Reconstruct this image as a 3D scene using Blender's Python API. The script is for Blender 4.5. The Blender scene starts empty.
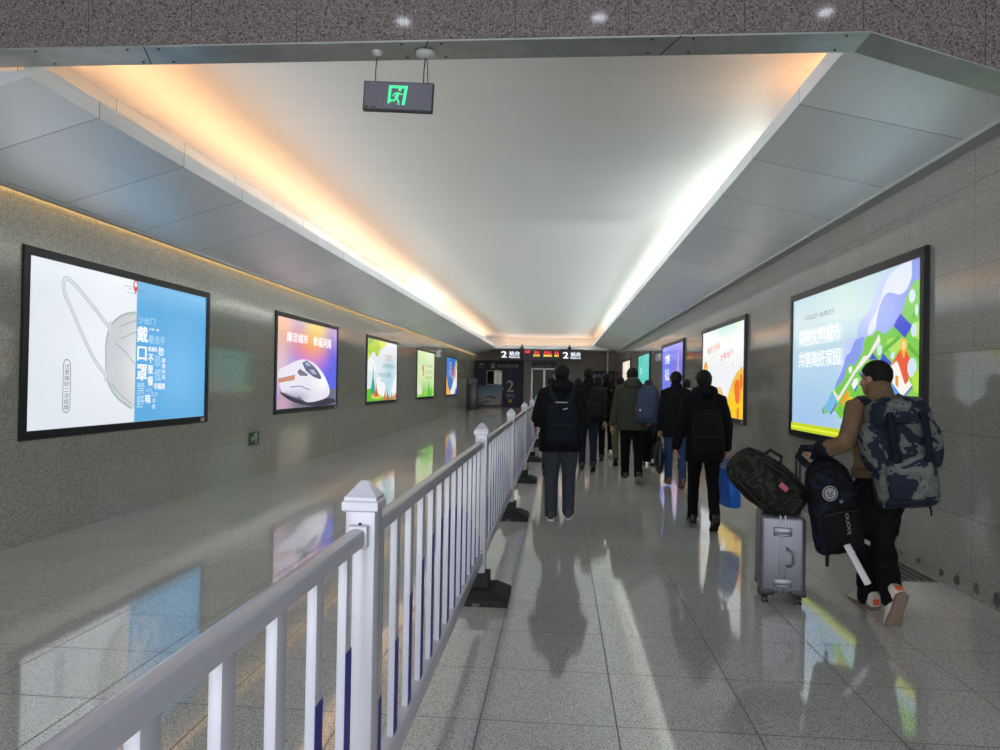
import bpy, bmesh, math, random
import numpy as np
from mathutils import Vector, Matrix, noise as mnoise
from mathutils.geometry import tessellate_polygon
PI = math.pi
R_ = math.radians
random.seed(7)
SC = bpy.context.scene
COL = SC.collection

# ------------------------------------------------------------------ camera model (a plain phone lens, measured off the photograph)
FPX, YAW, PITCH, ROLL, EYE = 745.0, 0.0806, 0.0118, 0.0175, 1.53
_f = Vector((-math.sin(YAW)*math.cos(PITCH), math.cos(YAW)*math.cos(PITCH), math.sin(PITCH)))
_r = Vector((math.cos(YAW), math.sin(YAW), 0)); _u = _r.cross(_f)
CR = _r*math.cos(ROLL) + _u*math.sin(ROLL); CU = _u*math.cos(ROLL) - _r*math.sin(ROLL)
def at(x, y, X=None, Y=None, Z=None):
    """The point of a wall / floor plane that is seen at a place of the photograph."""
    d = _f + CR*((x-500)/FPX) + CU*((375-y)/FPX)
    if X is not None: k = X/d.x
    elif Y is not None: k = Y/d.y
    else: k = (Z-EYE)/d.z
    return Vector((0, 0, EYE)) + d*k

# ------------------------------------------------------------------ materials
def lin(c):
    return tuple(((v/255)/12.92 if v/255 <= .04045 else ((v/255+.055)/1.055)**2.4) for v in c) + (1.0,)
def nmat(name):
    m = bpy.data.materials.new(name); m.use_nodes = True
    nt = m.node_tree; b = nt.nodes.get('Principled BSDF')
    return m, nt, b
def N(nt, t, **kw):
    n = nt.nodes.new(t)
    for k, v in kw.items(): setattr(n, k, v)
    return n
def math_(nt, op, a, b=None, c=None):
    n = N(nt, 'ShaderNodeMath', operation=op)
    for i, v in enumerate((a, b, c)):
        if v is None: continue
        if isinstance(v, (int, float)): n.inputs[i].default_value = v
        else: nt.links.new(v, n.inputs[i])
    return n.outputs[0]
def mixc(nt, fac, a, b):
    n = N(nt, 'ShaderNodeMix', data_type='RGBA')
    for i, v in ((0, fac), (6, a), (7, b)):
        if isinstance(v, (int, float)): n.inputs[i].default_value = v
        elif isinstance(v, tuple): n.inputs[i].default_value = v
        else: nt.links.new(v, n.inputs[i])
    return n.outputs[2]
def ramp(nt, fac, stops, interp='LINEAR'):
    n = N(nt, 'ShaderNodeValToRGB'); n.color_ramp.interpolation = interp
    e = n.color_ramp.elements
    while len(e) < len(stops): e.new(.5)
    for i, (p, c) in enumerate(stops): e[i].position = p; e[i].color = c
    nt.links.new(fac, n.inputs[0]); return n.outputs[0]
def tex(nt, kind, scale, vec=None, **kw):
    n = N(nt, kind)
    for k, v in kw.items():
        if k in n.inputs: n.inputs[k].default_value = v
        else: setattr(n, k, v)
    n.inputs['Scale'].default_value = scale
    if vec is not None: nt.links.new(vec, n.inputs['Vector'])
    return n
def coords(nt, kind='Object'):
    return N(nt, 'ShaderNodeTexCoord').outputs[kind]
def bump(nt, b, height, strength, dist=.01):
    n = N(nt, 'ShaderNodeBump'); n.inputs['Strength'].default_value = strength; n.inputs['Distance'].default_value = dist
    nt.links.new(height, n.inputs['Height']); nt.links.new(n.outputs[0], b.inputs['Normal'])
_plain = {}
def plain(rgb, rough=.5, metal=0, spec=.5, name=None, var=.12, nscale=40, bmp=0.0):
    """One colour with a fine uneven grain of its own."""
    key = (rgb, rough, metal, spec, name, bmp)
    if key in _plain: return _plain[key]
    m, nt, b = nmat(name or 'surface'); c = lin(rgb)
    t = tex(nt, 'ShaderNodeTexNoise', nscale, coords(nt), Detail=4.0)
    d = tuple(v*(1-var) for v in c[:3])+(1,); l = tuple(min(1, v*(1+var)) for v in c[:3])+(1,)
    nt.links.new(mixc(nt, t.outputs[0], d, l), b.inputs['Base Color'])
    b.inputs['Roughness'].default_value = rough; b.inputs['Metallic'].default_value = metal
    b.inputs['Specular IOR Level'].default_value = spec
    if bmp: bump(nt, b, t.outputs[0], bmp)
    _plain[key] = m; return m
def cloth(rgb, name, scale=900, bmp=.25, rough=.85, spec=.15):
    m, nt, b = nmat(name); c = lin(rgb); v = coords(nt)
    t = tex(nt, 'ShaderNodeTexNoise', scale, v, Detail=2.0); w = tex(nt, 'ShaderNodeTexNoise', 7, v, Detail=3.0)
    d = tuple(x*.75 for x in c[:3])+(1,); l = tuple(min(1, x*1.25) for x in c[:3])+(1,)
    f = math_(nt, 'MULTIPLY_ADD', w.outputs[0], .6, math_(nt, 'MULTIPLY', t.outputs[0], .4))
    nt.links.new(mixc(nt, f, d, l), b.inputs['Base Color'])
    b.inputs['Roughness'].default_value = rough; b.inputs['Specular IOR Level'].default_value = spec
    bump(nt, b, t.outputs[0], bmp, .002)
    return m
def camo(name, cols, scale):
    m, nt, b = nmat(name); v = coords(nt)
    t = tex(nt, 'ShaderNodeTexNoise', scale, v, Detail=3.0, Roughness=.6, Distortion=.6)
    n = len(cols); st = [(.34+.30*i/max(1, n-1) if i else 0.0, lin(c)) for i, c in enumerate(cols)]
    nt.links.new(ramp(nt, t.outputs[0], st, 'CONSTANT'), b.inputs['Base Color'])
    b.inputs['Roughness'].default_value = .8; b.inputs['Specular IOR Level'].default_value = .2
    g = tex(nt, 'ShaderNodeTexNoise', 500, v); bump(nt, b, g.outputs[0], .3, .002)
    return m
def glow(rgb, s=1.0, name='lit_print', blobs=None, gloss=.15):
    """A backlit print: emission in the print's own colours, with soft blobs of other inks (cx, cy, rx, ry, colour)."""
    m, nt, b = nmat(name)
    b.inputs['Base Color'].default_value = (.02, .02, .02, 1); b.inputs['Roughness'].default_value = gloss
    b.inputs['Emission Strength'].default_value = s
    col = lin(rgb)
    if blobs:
        v = coords(nt); sx = N(nt, 'ShaderNodeSeparateXYZ'); nt.links.new(v, sx.inputs[0])
        for cx, cy, rx, ry, c in blobs:
            dx = math_(nt, 'DIVIDE', math_(nt, 'SUBTRACT', sx.outputs[0], cx), rx)
            dy = math_(nt, 'DIVIDE', math_(nt, 'SUBTRACT', sx.outputs[1], cy), ry)
            d = math_(nt, 'SQRT', math_(nt, 'ADD', math_(nt, 'MULTIPLY', dx, dx), math_(nt, 'MULTIPLY', dy, dy)))
            mr = N(nt, 'ShaderNodeMapRange', interpolation_type='SMOOTHSTEP')
            nt.links.new(d, mr.inputs[0]); mr.inputs[1].default_value = 1.0; mr.inputs[2].default_value = 0.0
            col = mixc(nt, mr.outputs[0], col, lin(c))
    if isinstance(col, tuple): b.inputs['Emission Color'].default_value = col
    else: nt.links.new(col, b.inputs['Emission Color'])
    return m

def m_floor():
    m, nt, b = nmat('polished_granite_tiles'); v = coords(nt)
    sx = N(nt, 'ShaderNodeSeparateXYZ'); nt.links.new(v, sx.inputs[0])
    def joint(s, off, w=.618, half=.0038):
        f = math_(nt, 'FRACT', math_(nt, 'DIVIDE', math_(nt, 'SUBTRACT', s, off), w))
        d = math_(nt, 'MULTIPLY', math_(nt, 'MINIMUM', f, math_(nt, 'SUBTRACT', 1.0, f)), w)
        return math_(nt, 'LESS_THAN', d, half), math_(nt, 'FLOOR', math_(nt, 'DIVIDE', math_(nt, 'SUBTRACT', s, off), w))
    jx, ix = joint(sx.outputs[0], .28-20*.618); jy, iy = joint(sx.outputs[1], 4.013-20*.618)
    j = math_(nt, 'MAXIMUM', jx, jy)
    cell = N(nt, 'ShaderNodeCombineXYZ'); nt.links.new(ix, cell.inputs[0]); nt.links.new(iy, cell.inputs[1])
    wn = N(nt, 'ShaderNodeTexWhiteNoise', noise_dimensions='2D'); nt.links.new(cell.outputs[0], wn.inputs['Vector'])
    g = tex(nt, 'ShaderNodeTexNoise', 165, v, Detail=2.0, Roughness=.6)
    g2 = tex(nt, 'ShaderNodeTexVoronoi', 150, v)
    base = ramp(nt, g.outputs[0], [(.36, lin((70, 70, 69))), (.46, lin((176, 176, 172))), (.54, lin((216, 215, 210))), (.66, lin((246, 244, 240)))])
    dark = ramp(nt, g2.outputs['Color'], [(.15, lin((112, 111, 110))), (.7, lin((232, 231, 227)))])
    col = mixc(nt, .40, base, dark)
    hs = N(nt, 'ShaderNodeHueSaturation'); nt.links.new(col, hs.inputs['Color'])
    nt.links.new(math_(nt, 'MULTIPLY_ADD', wn.outputs[0], .09, .93), hs.inputs['Value'])
    col = mixc(nt, j, hs.outputs[0], lin((58, 56, 53)))
    nt.links.new(col, b.inputs['Base Color'])
    wv = tex(nt, 'ShaderNodeTexNoise', 3.5, v, Detail=3.0)
    nt.links.new(math_(nt, 'ADD', math_(nt, 'MULTIPLY_ADD', wv.outputs[0], .05, .045), math_(nt, 'MULTIPLY', j, .4)), b.inputs['Roughness'])
    b.inputs['IOR'].default_value = 2.25
    w2 = tex(nt, 'ShaderNodeTexNoise', 1.7, v, Detail=2.0)
    bump(nt, b, math_(nt, 'SUBTRACT', math_(nt, 'MULTIPLY', w2.outputs[0], 2.0), math_(nt, 'MULTIPLY', j, .6)), .06, .006)
    return m
def m_wall(name, yoff, tint, joint_k=.80):
    m, nt, b = nmat(name); v = coords(nt)
    sx = N(nt, 'ShaderNodeSeparateXYZ'); nt.links.new(v, sx.inputs[0])
    def joint(s, off, w, half=.0035):
        f = math_(nt, 'FRACT', math_(nt, 'DIVIDE', math_(nt, 'SUBTRACT', s, off-40*w), w))
        d = math_(nt, 'MULTIPLY', math_(nt, 'MINIMUM', f, math_(nt, 'SUBTRACT', 1.0, f)), w)
        return math_(nt, 'LESS_THAN', d, half), math_(nt, 'FLOOR', math_(nt, 'DIVIDE', math_(nt, 'SUBTRACT', s, off-40*w), w))
    jy, iy = joint(sx.outputs[1], yoff, 1.05); jz, iz = joint(sx.outputs[2], 1.84, .63)
    j = math_(nt, 'MAXIMUM', jy, jz)
    cell = N(nt, 'ShaderNodeCombineXYZ'); nt.links.new(iy, cell.inputs[0]); nt.links.new(iz, cell.inputs[1])
    wn = N(nt, 'ShaderNodeTexWhiteNoise', noise_dimensions='2D'); nt.links.new(cell.outputs[0], wn.inputs['Vector'])
    g = tex(nt, 'ShaderNodeTexNoise', 95, v, Detail=4.0, Roughness=.8)
    col = ramp(nt, g.outputs[0], [(.34, lin(tuple(int(c*.62) for c in tint))), (.5, lin(tint)), (.66, lin(tuple(min(255, int(c*1.25)) for c in tint)))])
    hs = N(nt, 'ShaderNodeHueSaturation'); nt.links.new(col, hs.inputs['Color'])
    nt.links.new(math_(nt, 'MULTIPLY_ADD', wn.outputs[0], .07, .955), hs.inputs['Value'])
    col = mixc(nt, j, hs.outputs[0], lin(tuple(int(c*joint_k) for c in tint)))
    nt.links.new(col, b.inputs['Base Color'])
    wv = tex(nt, 'ShaderNodeTexNoise', 2.2, v, Detail=2.0)
    nt.links.new(math_(nt, 'MULTIPLY_ADD', wv.outputs[0], .05, .035), b.inputs['Roughness'])
    b.inputs['IOR'].default_value = 1.6
    bump(nt, b, math_(nt, 'SUBTRACT', math_(nt, 'MULTIPLY', wn.outputs[0], .25), j), .08, .003)
    return m
def m_beam():
    m, nt, b = nmat('speckled_brown_granite'); v = coords(nt)
    g = tex(nt, 'ShaderNodeTexVoronoi', 110, v); t = tex(nt, 'ShaderNodeTexNoise', 190, v, Detail=3.0)
    sx = N(nt, 'ShaderNodeSeparateXYZ'); nt.links.new(v, sx.inputs[0])
    f = math_(nt, 'FRACT', math_(nt, 'DIVIDE', math_(nt, 'ADD', sx.outputs[0], 30.0), .66))
    j = math_(nt, 'LESS_THAN', f, .006)
    col = ramp(nt, math_(nt, 'MULTIPLY_ADD', t.outputs[0], .6, math_(nt, 'MULTIPLY', g.outputs['Color'], .4)),
               [(.30, lin((46, 42, 42))), (.42, lin((98, 90, 89))), (.6, lin((126, 116, 114))), (.78, lin((150, 140, 137)))])
    nt.links.new(mixc(nt, j, col, lin((60, 55, 54))), b.inputs['Base Color'])
    b.inputs['Roughness'].default_value = .07
    return m
def m_alu(name, rgb, rough, scale=(40, .6, 40), metal=.85, var=.12):
    m, nt, b = nmat(name); v = coords(nt); c = lin(rgb)
    mp = N(nt, 'ShaderNodeMapping'); nt.links.new(v, mp.inputs[0]); mp.inputs['Scale'].default_value = scale
    t = tex(nt, 'ShaderNodeTexNoise', 1.0, mp.outputs[0], Detail=4.0)
    big = tex(nt, 'ShaderNodeTexNoise', .8, v, Detail=2.0)
    d = tuple(x*(1-var) for x in c[:3])+(1,); l = tuple(min(1, x*(1+var)) for x in c[:3])+(1,)
    nt.links.new(mixc(nt, t.outputs[0], d, l), b.inputs['Base Color'])
    b.inputs['Metallic'].default_value = metal
    nt.links.new(math_(nt, 'ADD', math_(nt, 'MULTIPLY_ADD', t.outputs[0], .06, rough-.06), math_(nt, 'MULTIPLY', big.outputs[0], .08)), b.inputs['Roughness'])
    bump(nt, b, big.outputs[0], .15, .01)
    return m

# ------------------------------------------------------------------ mesh helpers
def frame_of(t, ref):
    t = t.normalized(); s = ref.cross(t)
    if s.length < 1e-4: s = Vector((1, 0, 0)).cross(t)
    if s.length < 1e-4: s = Vector((0, 1, 0)).cross(t)
    s.normalize(); return s, t.cross(s).normalized()
def ring(bm, c, s, u, rx, ry, seg, p=2.0):
    out = []
    for i in range(seg):
        a = 2*PI*i/seg; ca, sa = math.cos(a), math.sin(a)
        x = math.copysign(abs(ca)**(2/p), ca)*rx; y = math.copysign(abs(sa)**(2/p), sa)*ry
        out.append(bm.verts.new(c + s*x + u*y))
    return out
def skin(bm, rings, cap=True):
    n = len(rings[0])
    for a, b in zip(rings, rings[1:]):
        for i in range(n): bm.faces.new((a[i], a[(i+1) % n], b[(i+1) % n], b[i]))
    if cap:
        bm.faces.new(rings[0][::-1]); bm.faces.new(rings[-1])
def tube(bm, pts, rad, seg=12, ref=(0, 1, 0), p=2.0, round_=True):
    """A closed tapering limb along points; a radius is a number or (side, depth)."""
    pts = [Vector(q) for q in pts]; ref = Vector(ref); n = len(pts)
    rad = [(r, r) if isinstance(r, (int, float)) else r for r in rad]
    if len(rad) == 1: rad = rad*n
    P, T, Q = [], [], []
    def tan(i): return (pts[min(i+1, n-1)]-pts[max(i-1, 0)]).normalized()
    if round_:
        t = tan(0); r = min(rad[0])
        for k, f in ((.95, .3), (.6, .8)):
            P.append(pts[0]-t*r*k*.8); T.append(t); Q.append((rad[0][0]*f, rad[0][1]*f))
    for i in range(n): P.append(pts[i]); T.append(tan(i)); Q.append(rad[i])
    if round_:
        t = tan(n-1); r = min(rad[-1])
        for k, f in ((.6, .8), (.95, .3)):
            P.append(pts[-1]+t*r*k*.8); T.append(t); Q.append((rad[-1][0]*f, rad[-1][1]*f))
    rings = []; ls = None
    for c, t, q in zip(P, T, Q):
        s, u = frame_of(t, ref)
        if ls is not None and s.dot(ls) < 0: s, u = -s, -u
        ls = s; rings.append(ring(bm, c, s, u, q[0], q[1], seg, p))
    skin(bm, rings)
def ball(bm, c, r, seg=16, rot=None):
    r = Vector((r, r, r)) if isinstance(r, (int, float)) else Vector(r)
    M = Matrix.Translation(Vector(c)) @ (rot.to_4x4() if rot else Matrix()) @ Matrix.Diagonal((*r, 1))
    bmesh.ops.create_uvsphere(bm, u_segments=seg, v_segments=max(6, seg*2//3), radius=1, matrix=M)
def box(bm, c, s, bev=0.0, seg=2, rot=None):
    M = Matrix.Translation(Vector(c)) @ (rot.to_4x4() if rot else Matrix()) @ Matrix.Diagonal((s[0], s[1], s[2], 1))
    v = bmesh.ops.create_cube(bm, size=1, matrix=M)['verts']
    if bev:
        e = list({e for x in v for e in x.link_edges})
        bmesh.ops.bevel(bm, geom=e, offset=bev, segments=seg, affect='EDGES', profile=.5)
def cyl(bm, a, b, r, seg=16, r2=None):
    a, b = Vector(a), Vector(b); s, u = frame_of(b-a, Vector((0, 1, .01)))
    skin(bm, [ring(bm, a, s, u, r, r, seg), ring(bm, b, s, u, r if r2 is None else r2, r if r2 is None else r2, seg)])
def prism(bm, poly, z0, z1, bev=0.0, plane='xy'):
    def P(x, y, z): return {'xy': (x, y, z), 'yz': (z, x, y), 'xz': (x, z, y)}[plane]
    a = [bm.verts.new(P(x, y, z0)) for x, y in poly]; b = [bm.verts.new(P(x, y, z1)) for x, y in poly]
    n = len(a)
    fs = [bm.faces.new(a[::-1]), bm.faces.new(b)] + [bm.faces.new((a[i], a[(i+1) % n], b[(i+1) % n], b[i])) for i in range(n)]
    bmesh.ops.recalc_face_normals(bm, faces=fs)
    if bev:
        bmesh.ops.bevel(bm, geom=list({e for f in fs for e in f.edges}), offset=bev, segments=2, affect='EDGES', profile=.5)
_clouds = {}
def obj(name, bm, mat, parent=None, smooth=True, voxel=None, relax=0, wrinkle=None, angle=None):
    bmesh.ops.recalc_face_normals(bm, faces=bm.faces)
    me = bpy.data.meshes.new(name); bm.to_mesh(me); bm.free()
    o = bpy.data.objects.new(name, me)
    if voxel:
        COL.objects.link(o)
        r = o.modifiers.new('r', 'REMESH'); r.mode = 'VOXEL'; r.voxel_size = voxel
        if relax: s = o.modifiers.new('s', 'SMOOTH'); s.factor = .5; s.iterations = relax
        if wrinkle:
            st, sz = wrinkle
            if sz not in _clouds:
                t = bpy.data.textures.new('folds', 'CLOUDS'); t.noise_scale = sz; t.noise_depth = 2; _clouds[sz] = t
            d = o.modifiers.new('d', 'DISPLACE'); d.texture = _clouds[sz]; d.strength = st; d.mid_level = .5; d.texture_coords = 'LOCAL'
        dg = bpy.context.evaluated_depsgraph_get()
        m2 = bpy.data.meshes.new_from_object(o.evaluated_get(dg)); o.modifiers.clear(); o.data = m2
        bpy.data.meshes.remove(me); me = m2; me.name = name
    else: COL.objects.link(o)
    me.materials.clear()
    for m in (mat if isinstance(mat, (list, tuple)) else [mat]): me.materials.append(m)
    if smooth:
        me.polygons.foreach_set('use_smooth', [True]*len(me.polygons))
        if angle is not None:
            try: me.set_sharp_from_angle(angle=angle)
            except Exception: pass
    if parent is not None: o.parent = parent
    return o
def B(): return bmesh.new()
def tag(o, label, cat, group=None):
    o['label'] = label; o['category'] = cat
    if group: o['group'] = group
    return o
def thing(name, label, cat, loc=(0, 0, 0), rz=0, group=None):
    o = bpy.data.objects.new(name, None); COL.objects.link(o); o.location = loc; o.rotation_euler = (0, 0, rz)
    o.empty_display_size = .1
    return tag(o, label, cat, group)
def structure(o): o['kind'] = 'structure'; return o
def dup(root, loc, rz=None, label=None, group=None):
    r = root.copy(); COL.objects.link(r); r.location = loc
    if rz is not None: r.rotation_euler = (0, 0, rz)
    if label: r['label'] = label
    if group: r['group'] = group
    for ch in list(root.children):
        c = ch.copy(); COL.objects.link(c); c.parent = r
        for g in list(ch.children):
            d = g.copy(); COL.objects.link(d); d.parent = c
    return r

# ------------------------------------------------------------------ lettering (flat faces made from the built-in typeface)
def text_polys(s, bold=0.0):
    c = bpy.data.curves.new('t', 'FONT'); c.body = s; c.offset = min(bold, .03)*.2; c.resolution_u = 3
    o = bpy.data.objects.new('t', c); COL.objects.link(o)
    me = bpy.data.meshes.new_from_object(o.evaluated_get(bpy.context.evaluated_depsgraph_get()))
    bpy.data.objects.remove(o); bpy.data.curves.remove(c)
    return me
def letters(name, s, mat, parent, x, y, w, h, z, bold=.012, vertical=False):
    """Text filling the box x..x+w, y..y+h (y up) of the parent's local XY plane, z in front of it."""
    if vertical:
        n = len(s); me = bpy.data.meshes.new(name); V, F = [], []
        for i, ch in enumerate(s):
            mm = text_polys(ch, bold); vs = [v.co.copy() for v in mm.vertices]
            if not vs: continue
            x0, x1 = -.02, 1.0
            k = len(V); ch_h = h/n
            for v in vs: V.append((x+(v.x-x0)/(x1-x0)*w, y+h-(i+1)*ch_h+(v.y+.12)/1.0*ch_h*.92, z))
            F += [tuple(k+j for j in p.vertices) for p in mm.polygons]
            bpy.data.meshes.remove(mm)
        me.from_pydata(V, [], F)
    else:
        me = text_polys(s, bold)
        if bold >= .02:                                              # heavier strokes: the same faces again, a little to each side
            V0 = [v.co.copy() for v in me.vertices]; F0 = [tuple(q.vertices) for q in me.polygons]; k = len(V0); V, F = [], []
            for i, dx in enumerate((-.022, 0, .022)):
                V += [v+Vector((dx, (i-1)*.008, i*.0002)) for v in V0]; F += [tuple(j+i*k for j in q) for q in F0]
            bpy.data.meshes.remove(me); me = bpy.data.meshes.new(name); me.from_pydata(V, [], F)
        me.name = name
        xs = [v.co.x for v in me.vertices]; ys = [v.co.y for v in me.vertices]
        x0, x1, y0, y1 = min(xs), max(xs), min(ys), max(ys)
        for v in me.vertices: v.co = (x+(v.co.x-x0)/(x1-x0)*w, y+(v.co.y-y0)/(y1-y0)*h, z+v.co.z)
    me.materials.clear(); me.materials.append(mat)
    o = bpy.data.objects.new(name, me); COL.objects.link(o); o.parent = parent
    return o
def spline(pts, n=6, closed=True):
    out = []; m = len(pts)
    for i in range(m if closed else m-1):
        if closed: p0, p1, p2, p3 = pts[i-1], pts[i], pts[(i+1) % m], pts[(i+2) % m]
        else: p0, p1, p2, p3 = pts[max(i-1, 0)], pts[i], pts[i+1], pts[min(i+2, m-1)]
        for k in range(n):
            t = k/n
            out.append(tuple(.5*((2*p1[j])+(-p0[j]+p2[j])*t+(2*p0[j]-5*p1[j]+4*p2[j]-p3[j])*t*t+(-p0[j]+3*p1[j]-3*p2[j]+p3[j])*t**3) for j in (0, 1)))
    if not closed: out.append(tuple(pts[-1]))
    return out
def shape(name, polys, mat, parent, z):
    bm = B()
    for p in polys:
        v = [bm.verts.new((x, y, z)) for x, y in p]
        for t in tessellate_polygon([[Vector((x, y, 0)) for x, y in p]]):
            try: f = bm.faces.new([v[i] for i in t])
            except ValueError: continue
            f.normal_update()
            if f.normal.z < 0: f.normal_flip()
    me = bpy.data.meshes.new(name); bm.to_mesh(me); bm.free(); me.materials.append(mat)
    o = bpy.data.objects.new(name, me); COL.objects.link(o); o.parent = parent; return o
def stroke(pts, w):
    L, Rr = [], []
    for i, p in enumerate(pts):
        a, b = pts[max(i-1, 0)], pts[min(i+1, len(pts)-1)]
        dx, dy = b[0]-a[0], b[1]-a[1]; l = math.hypot(dx, dy) or 1
        L.append((p[0]-dy/l*w/2, p[1]+dx/l*w/2)); Rr.append((p[0]+dy/l*w/2, p[1]-dx/l*w/2))
    return [[L[i], L[i+1], Rr[i+1], Rr[i]] for i in range(len(pts)-1)]
def ell(cx, cy, rx, ry, n=20, a0=0): return [(cx+rx*math.cos(2*PI*i/n+a0), cy+ry*math.sin(2*PI*i/n+a0)) for i in range(n)]

COVE_W, COVE_C, COVE_A, POSTER_S, WORLD_C, WORLD_S, EXPO, FILL_L, FILL_R = 10, 15, 13, .72, (.80, .84, .90), 3.6, 0.50, 140, 140
# ------------------------------------------------------------------ the setting
XL, XR, YB, YE = -4.815, 3.075, -5.0, 42.5
def FZ(y): return max(0.0, (y-16.0)*.0085)
MF = m_floor()
MWL = m_wall('grey_granite_wall_panels', 7.93, (158, 156, 146), .90); MWR = m_wall('grey_granite_wall_slabs', 7.93, (152, 150, 144), .82)
MALU = m_alu('brushed_aluminium_soffit', (244, 247, 250), .44, metal=.7, var=.05)
MCEIL = m_alu('satin_ceiling_panels', (222, 224, 222), .42, scale=(.5, 6, 1), metal=.35, var=.04)
MTRIM = m_alu('worn_steel_trim', (168, 172, 170), .34, scale=(6, 6, 6), metal=.6, var=.35)
def soffit_mat(y0, step, name):
    m = MALU.copy(); m.name = name; nt = m.node_tree; b = nt.nodes['Principled BSDF']
    v = coords(nt); sx = N(nt, 'ShaderNodeSeparateXYZ'); nt.links.new(v, sx.inputs[0])
    q = math_(nt, 'DIVIDE', math_(nt, 'SUBTRACT', sx.outputs[1], y0-20*step), step)
    f = math_(nt, 'FRACT', q); j = math_(nt, 'LESS_THAN', f, .005)
    wn = N(nt, 'ShaderNodeTexWhiteNoise', noise_dimensions='1D'); nt.links.new(math_(nt, 'FLOOR', q), wn.inputs['W'])
    old = b.inputs['Base Color'].links[0].from_socket
    hs = N(nt, 'ShaderNodeHueSaturation'); nt.links.new(old, hs.inputs['Color']); nt.links.new(math_(nt, 'MULTIPLY_ADD', wn.outputs[0], .12, .94), hs.inputs['Value'])
    nt.links.new(mixc(nt, j, hs.outputs[0], (.02, .02, .02, 1)), b.inputs['Base Color'])
    return m
def extrude_y(name, poly, y0, y1, mat, **kw):
    bm = B(); prism(bm, poly, y0, y1, plane='xz'); return structure(obj(name, bm, mat, smooth=False, **kw))
# floor: level, with a slight rise towards the far end
bm = B(); ys = [YB, 16.0, YE+.4]
top = [[bm.verts.new((x, y, FZ(y))) for x in (XL-.3, XR+.3)] for y in ys]; bot = [[bm.verts.new((x, y, -.3)) for x in (XL-.3, XR+.3)] for y in ys]
for i in range(2):
    bm.faces.new((top[i][0], top[i][1], top[i+1][1], top[i+1][0])); bm.faces.new((bot[i][0], bot[i+1][0], bot[i+1][1], bot[i][1]))
    for s in (0, 1): bm.faces.new((top[i][s], top[i+1][s], bot[i+1][s], bot[i][s]))
for i in (0, 2): bm.faces.new((top[i][0], top[i][1], bot[i][1], bot[i][0]))
structure(obj('floor', bm, MF, smooth=False))
extrude_y('wall_left', [(XL-.3, -.3), (XL, -.3), (XL, 4.9), (XL-.3, 4.9)], YB, YE+.4, MWL)
wr = extrude_y('wall_right', [(XR, -.3), (XR+.3, -.3), (XR+.3, 4.9), (XR, 4.9)], YB, YE+.4, MWR)
MEND = plain((120, 106, 88), .35, name='beige_end_wall_panels', var=.06, nscale=2.5)
bm = B(); box(bm, ((XL+XR)/2, YE+.15, 2.4), (XR-XL, .3, 5.0)); structure(obj('wall_back', bm, MEND, smooth=False))
# dark glue marks left near the foot of the right wall
MST = plain((84, 82, 77), .4, name='dark_glue_mark')
for px, py, rw, rh in ((901, 552.5, .035, .03), (918.5, 560.5, .04, .028), (941, 572.5, .03, .032), (957, 580, .045, .04), (976.5, 588.5, .04, .04), (997, 600, .05, .045)):
    c = at(px, py, X=XR); bm = B()
    q = [(c.y+rw*math.cos(a)*(1+.25*math.sin(3*a+px)), c.z+rh*math.sin(a)*(1+.2*math.cos(2*a+py))) for a in [2*PI*i/16 for i in range(16)]]
    prism(bm, q, XR-.0015, XR+.002, plane='yz'); obj('glue_mark', bm, MST, wr, smooth=False)
# lintel beam of speckled granite with its steel underside, in front of the tunnel ceiling
BZ = 3.556
cham = [(XL, BZ-.36), (-3.78, BZ), (1.725, BZ), (XR, BZ-.45)]
extrude_y('beam_front', [(XL, 4.9)] + [(x, z+.012) for x, z in cham] + [(XR, 4.9)], 4.35, 4.62, m_beam())
st = extrude_y('trim_1', cham[::-1] + [(x, z+.011) for x, z in cham], 4.352, 4.60, MTRIM)
MDK = plain((24, 24, 25), .6, name='dark_gap')
bm = B()
for x in (-2.62, -.86, .62): box(bm, (x, 4.4675, BZ-.0005), (.006, .26, .003), rot=Matrix.Rotation(.35, 3, 'Z'))
obj('joint', bm, MDK, st, smooth=False)
bm = B()
for x0 in (-3.3, -2.7, -2.5, -.98, -.74, .5, .74, 1.6):
    for y in (4.38, 4.56): cyl(bm, (x0, y, BZ-.004), (x0, y, BZ+.004), .008, 8)
obj('rivet', bm, MDK, st)
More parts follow.
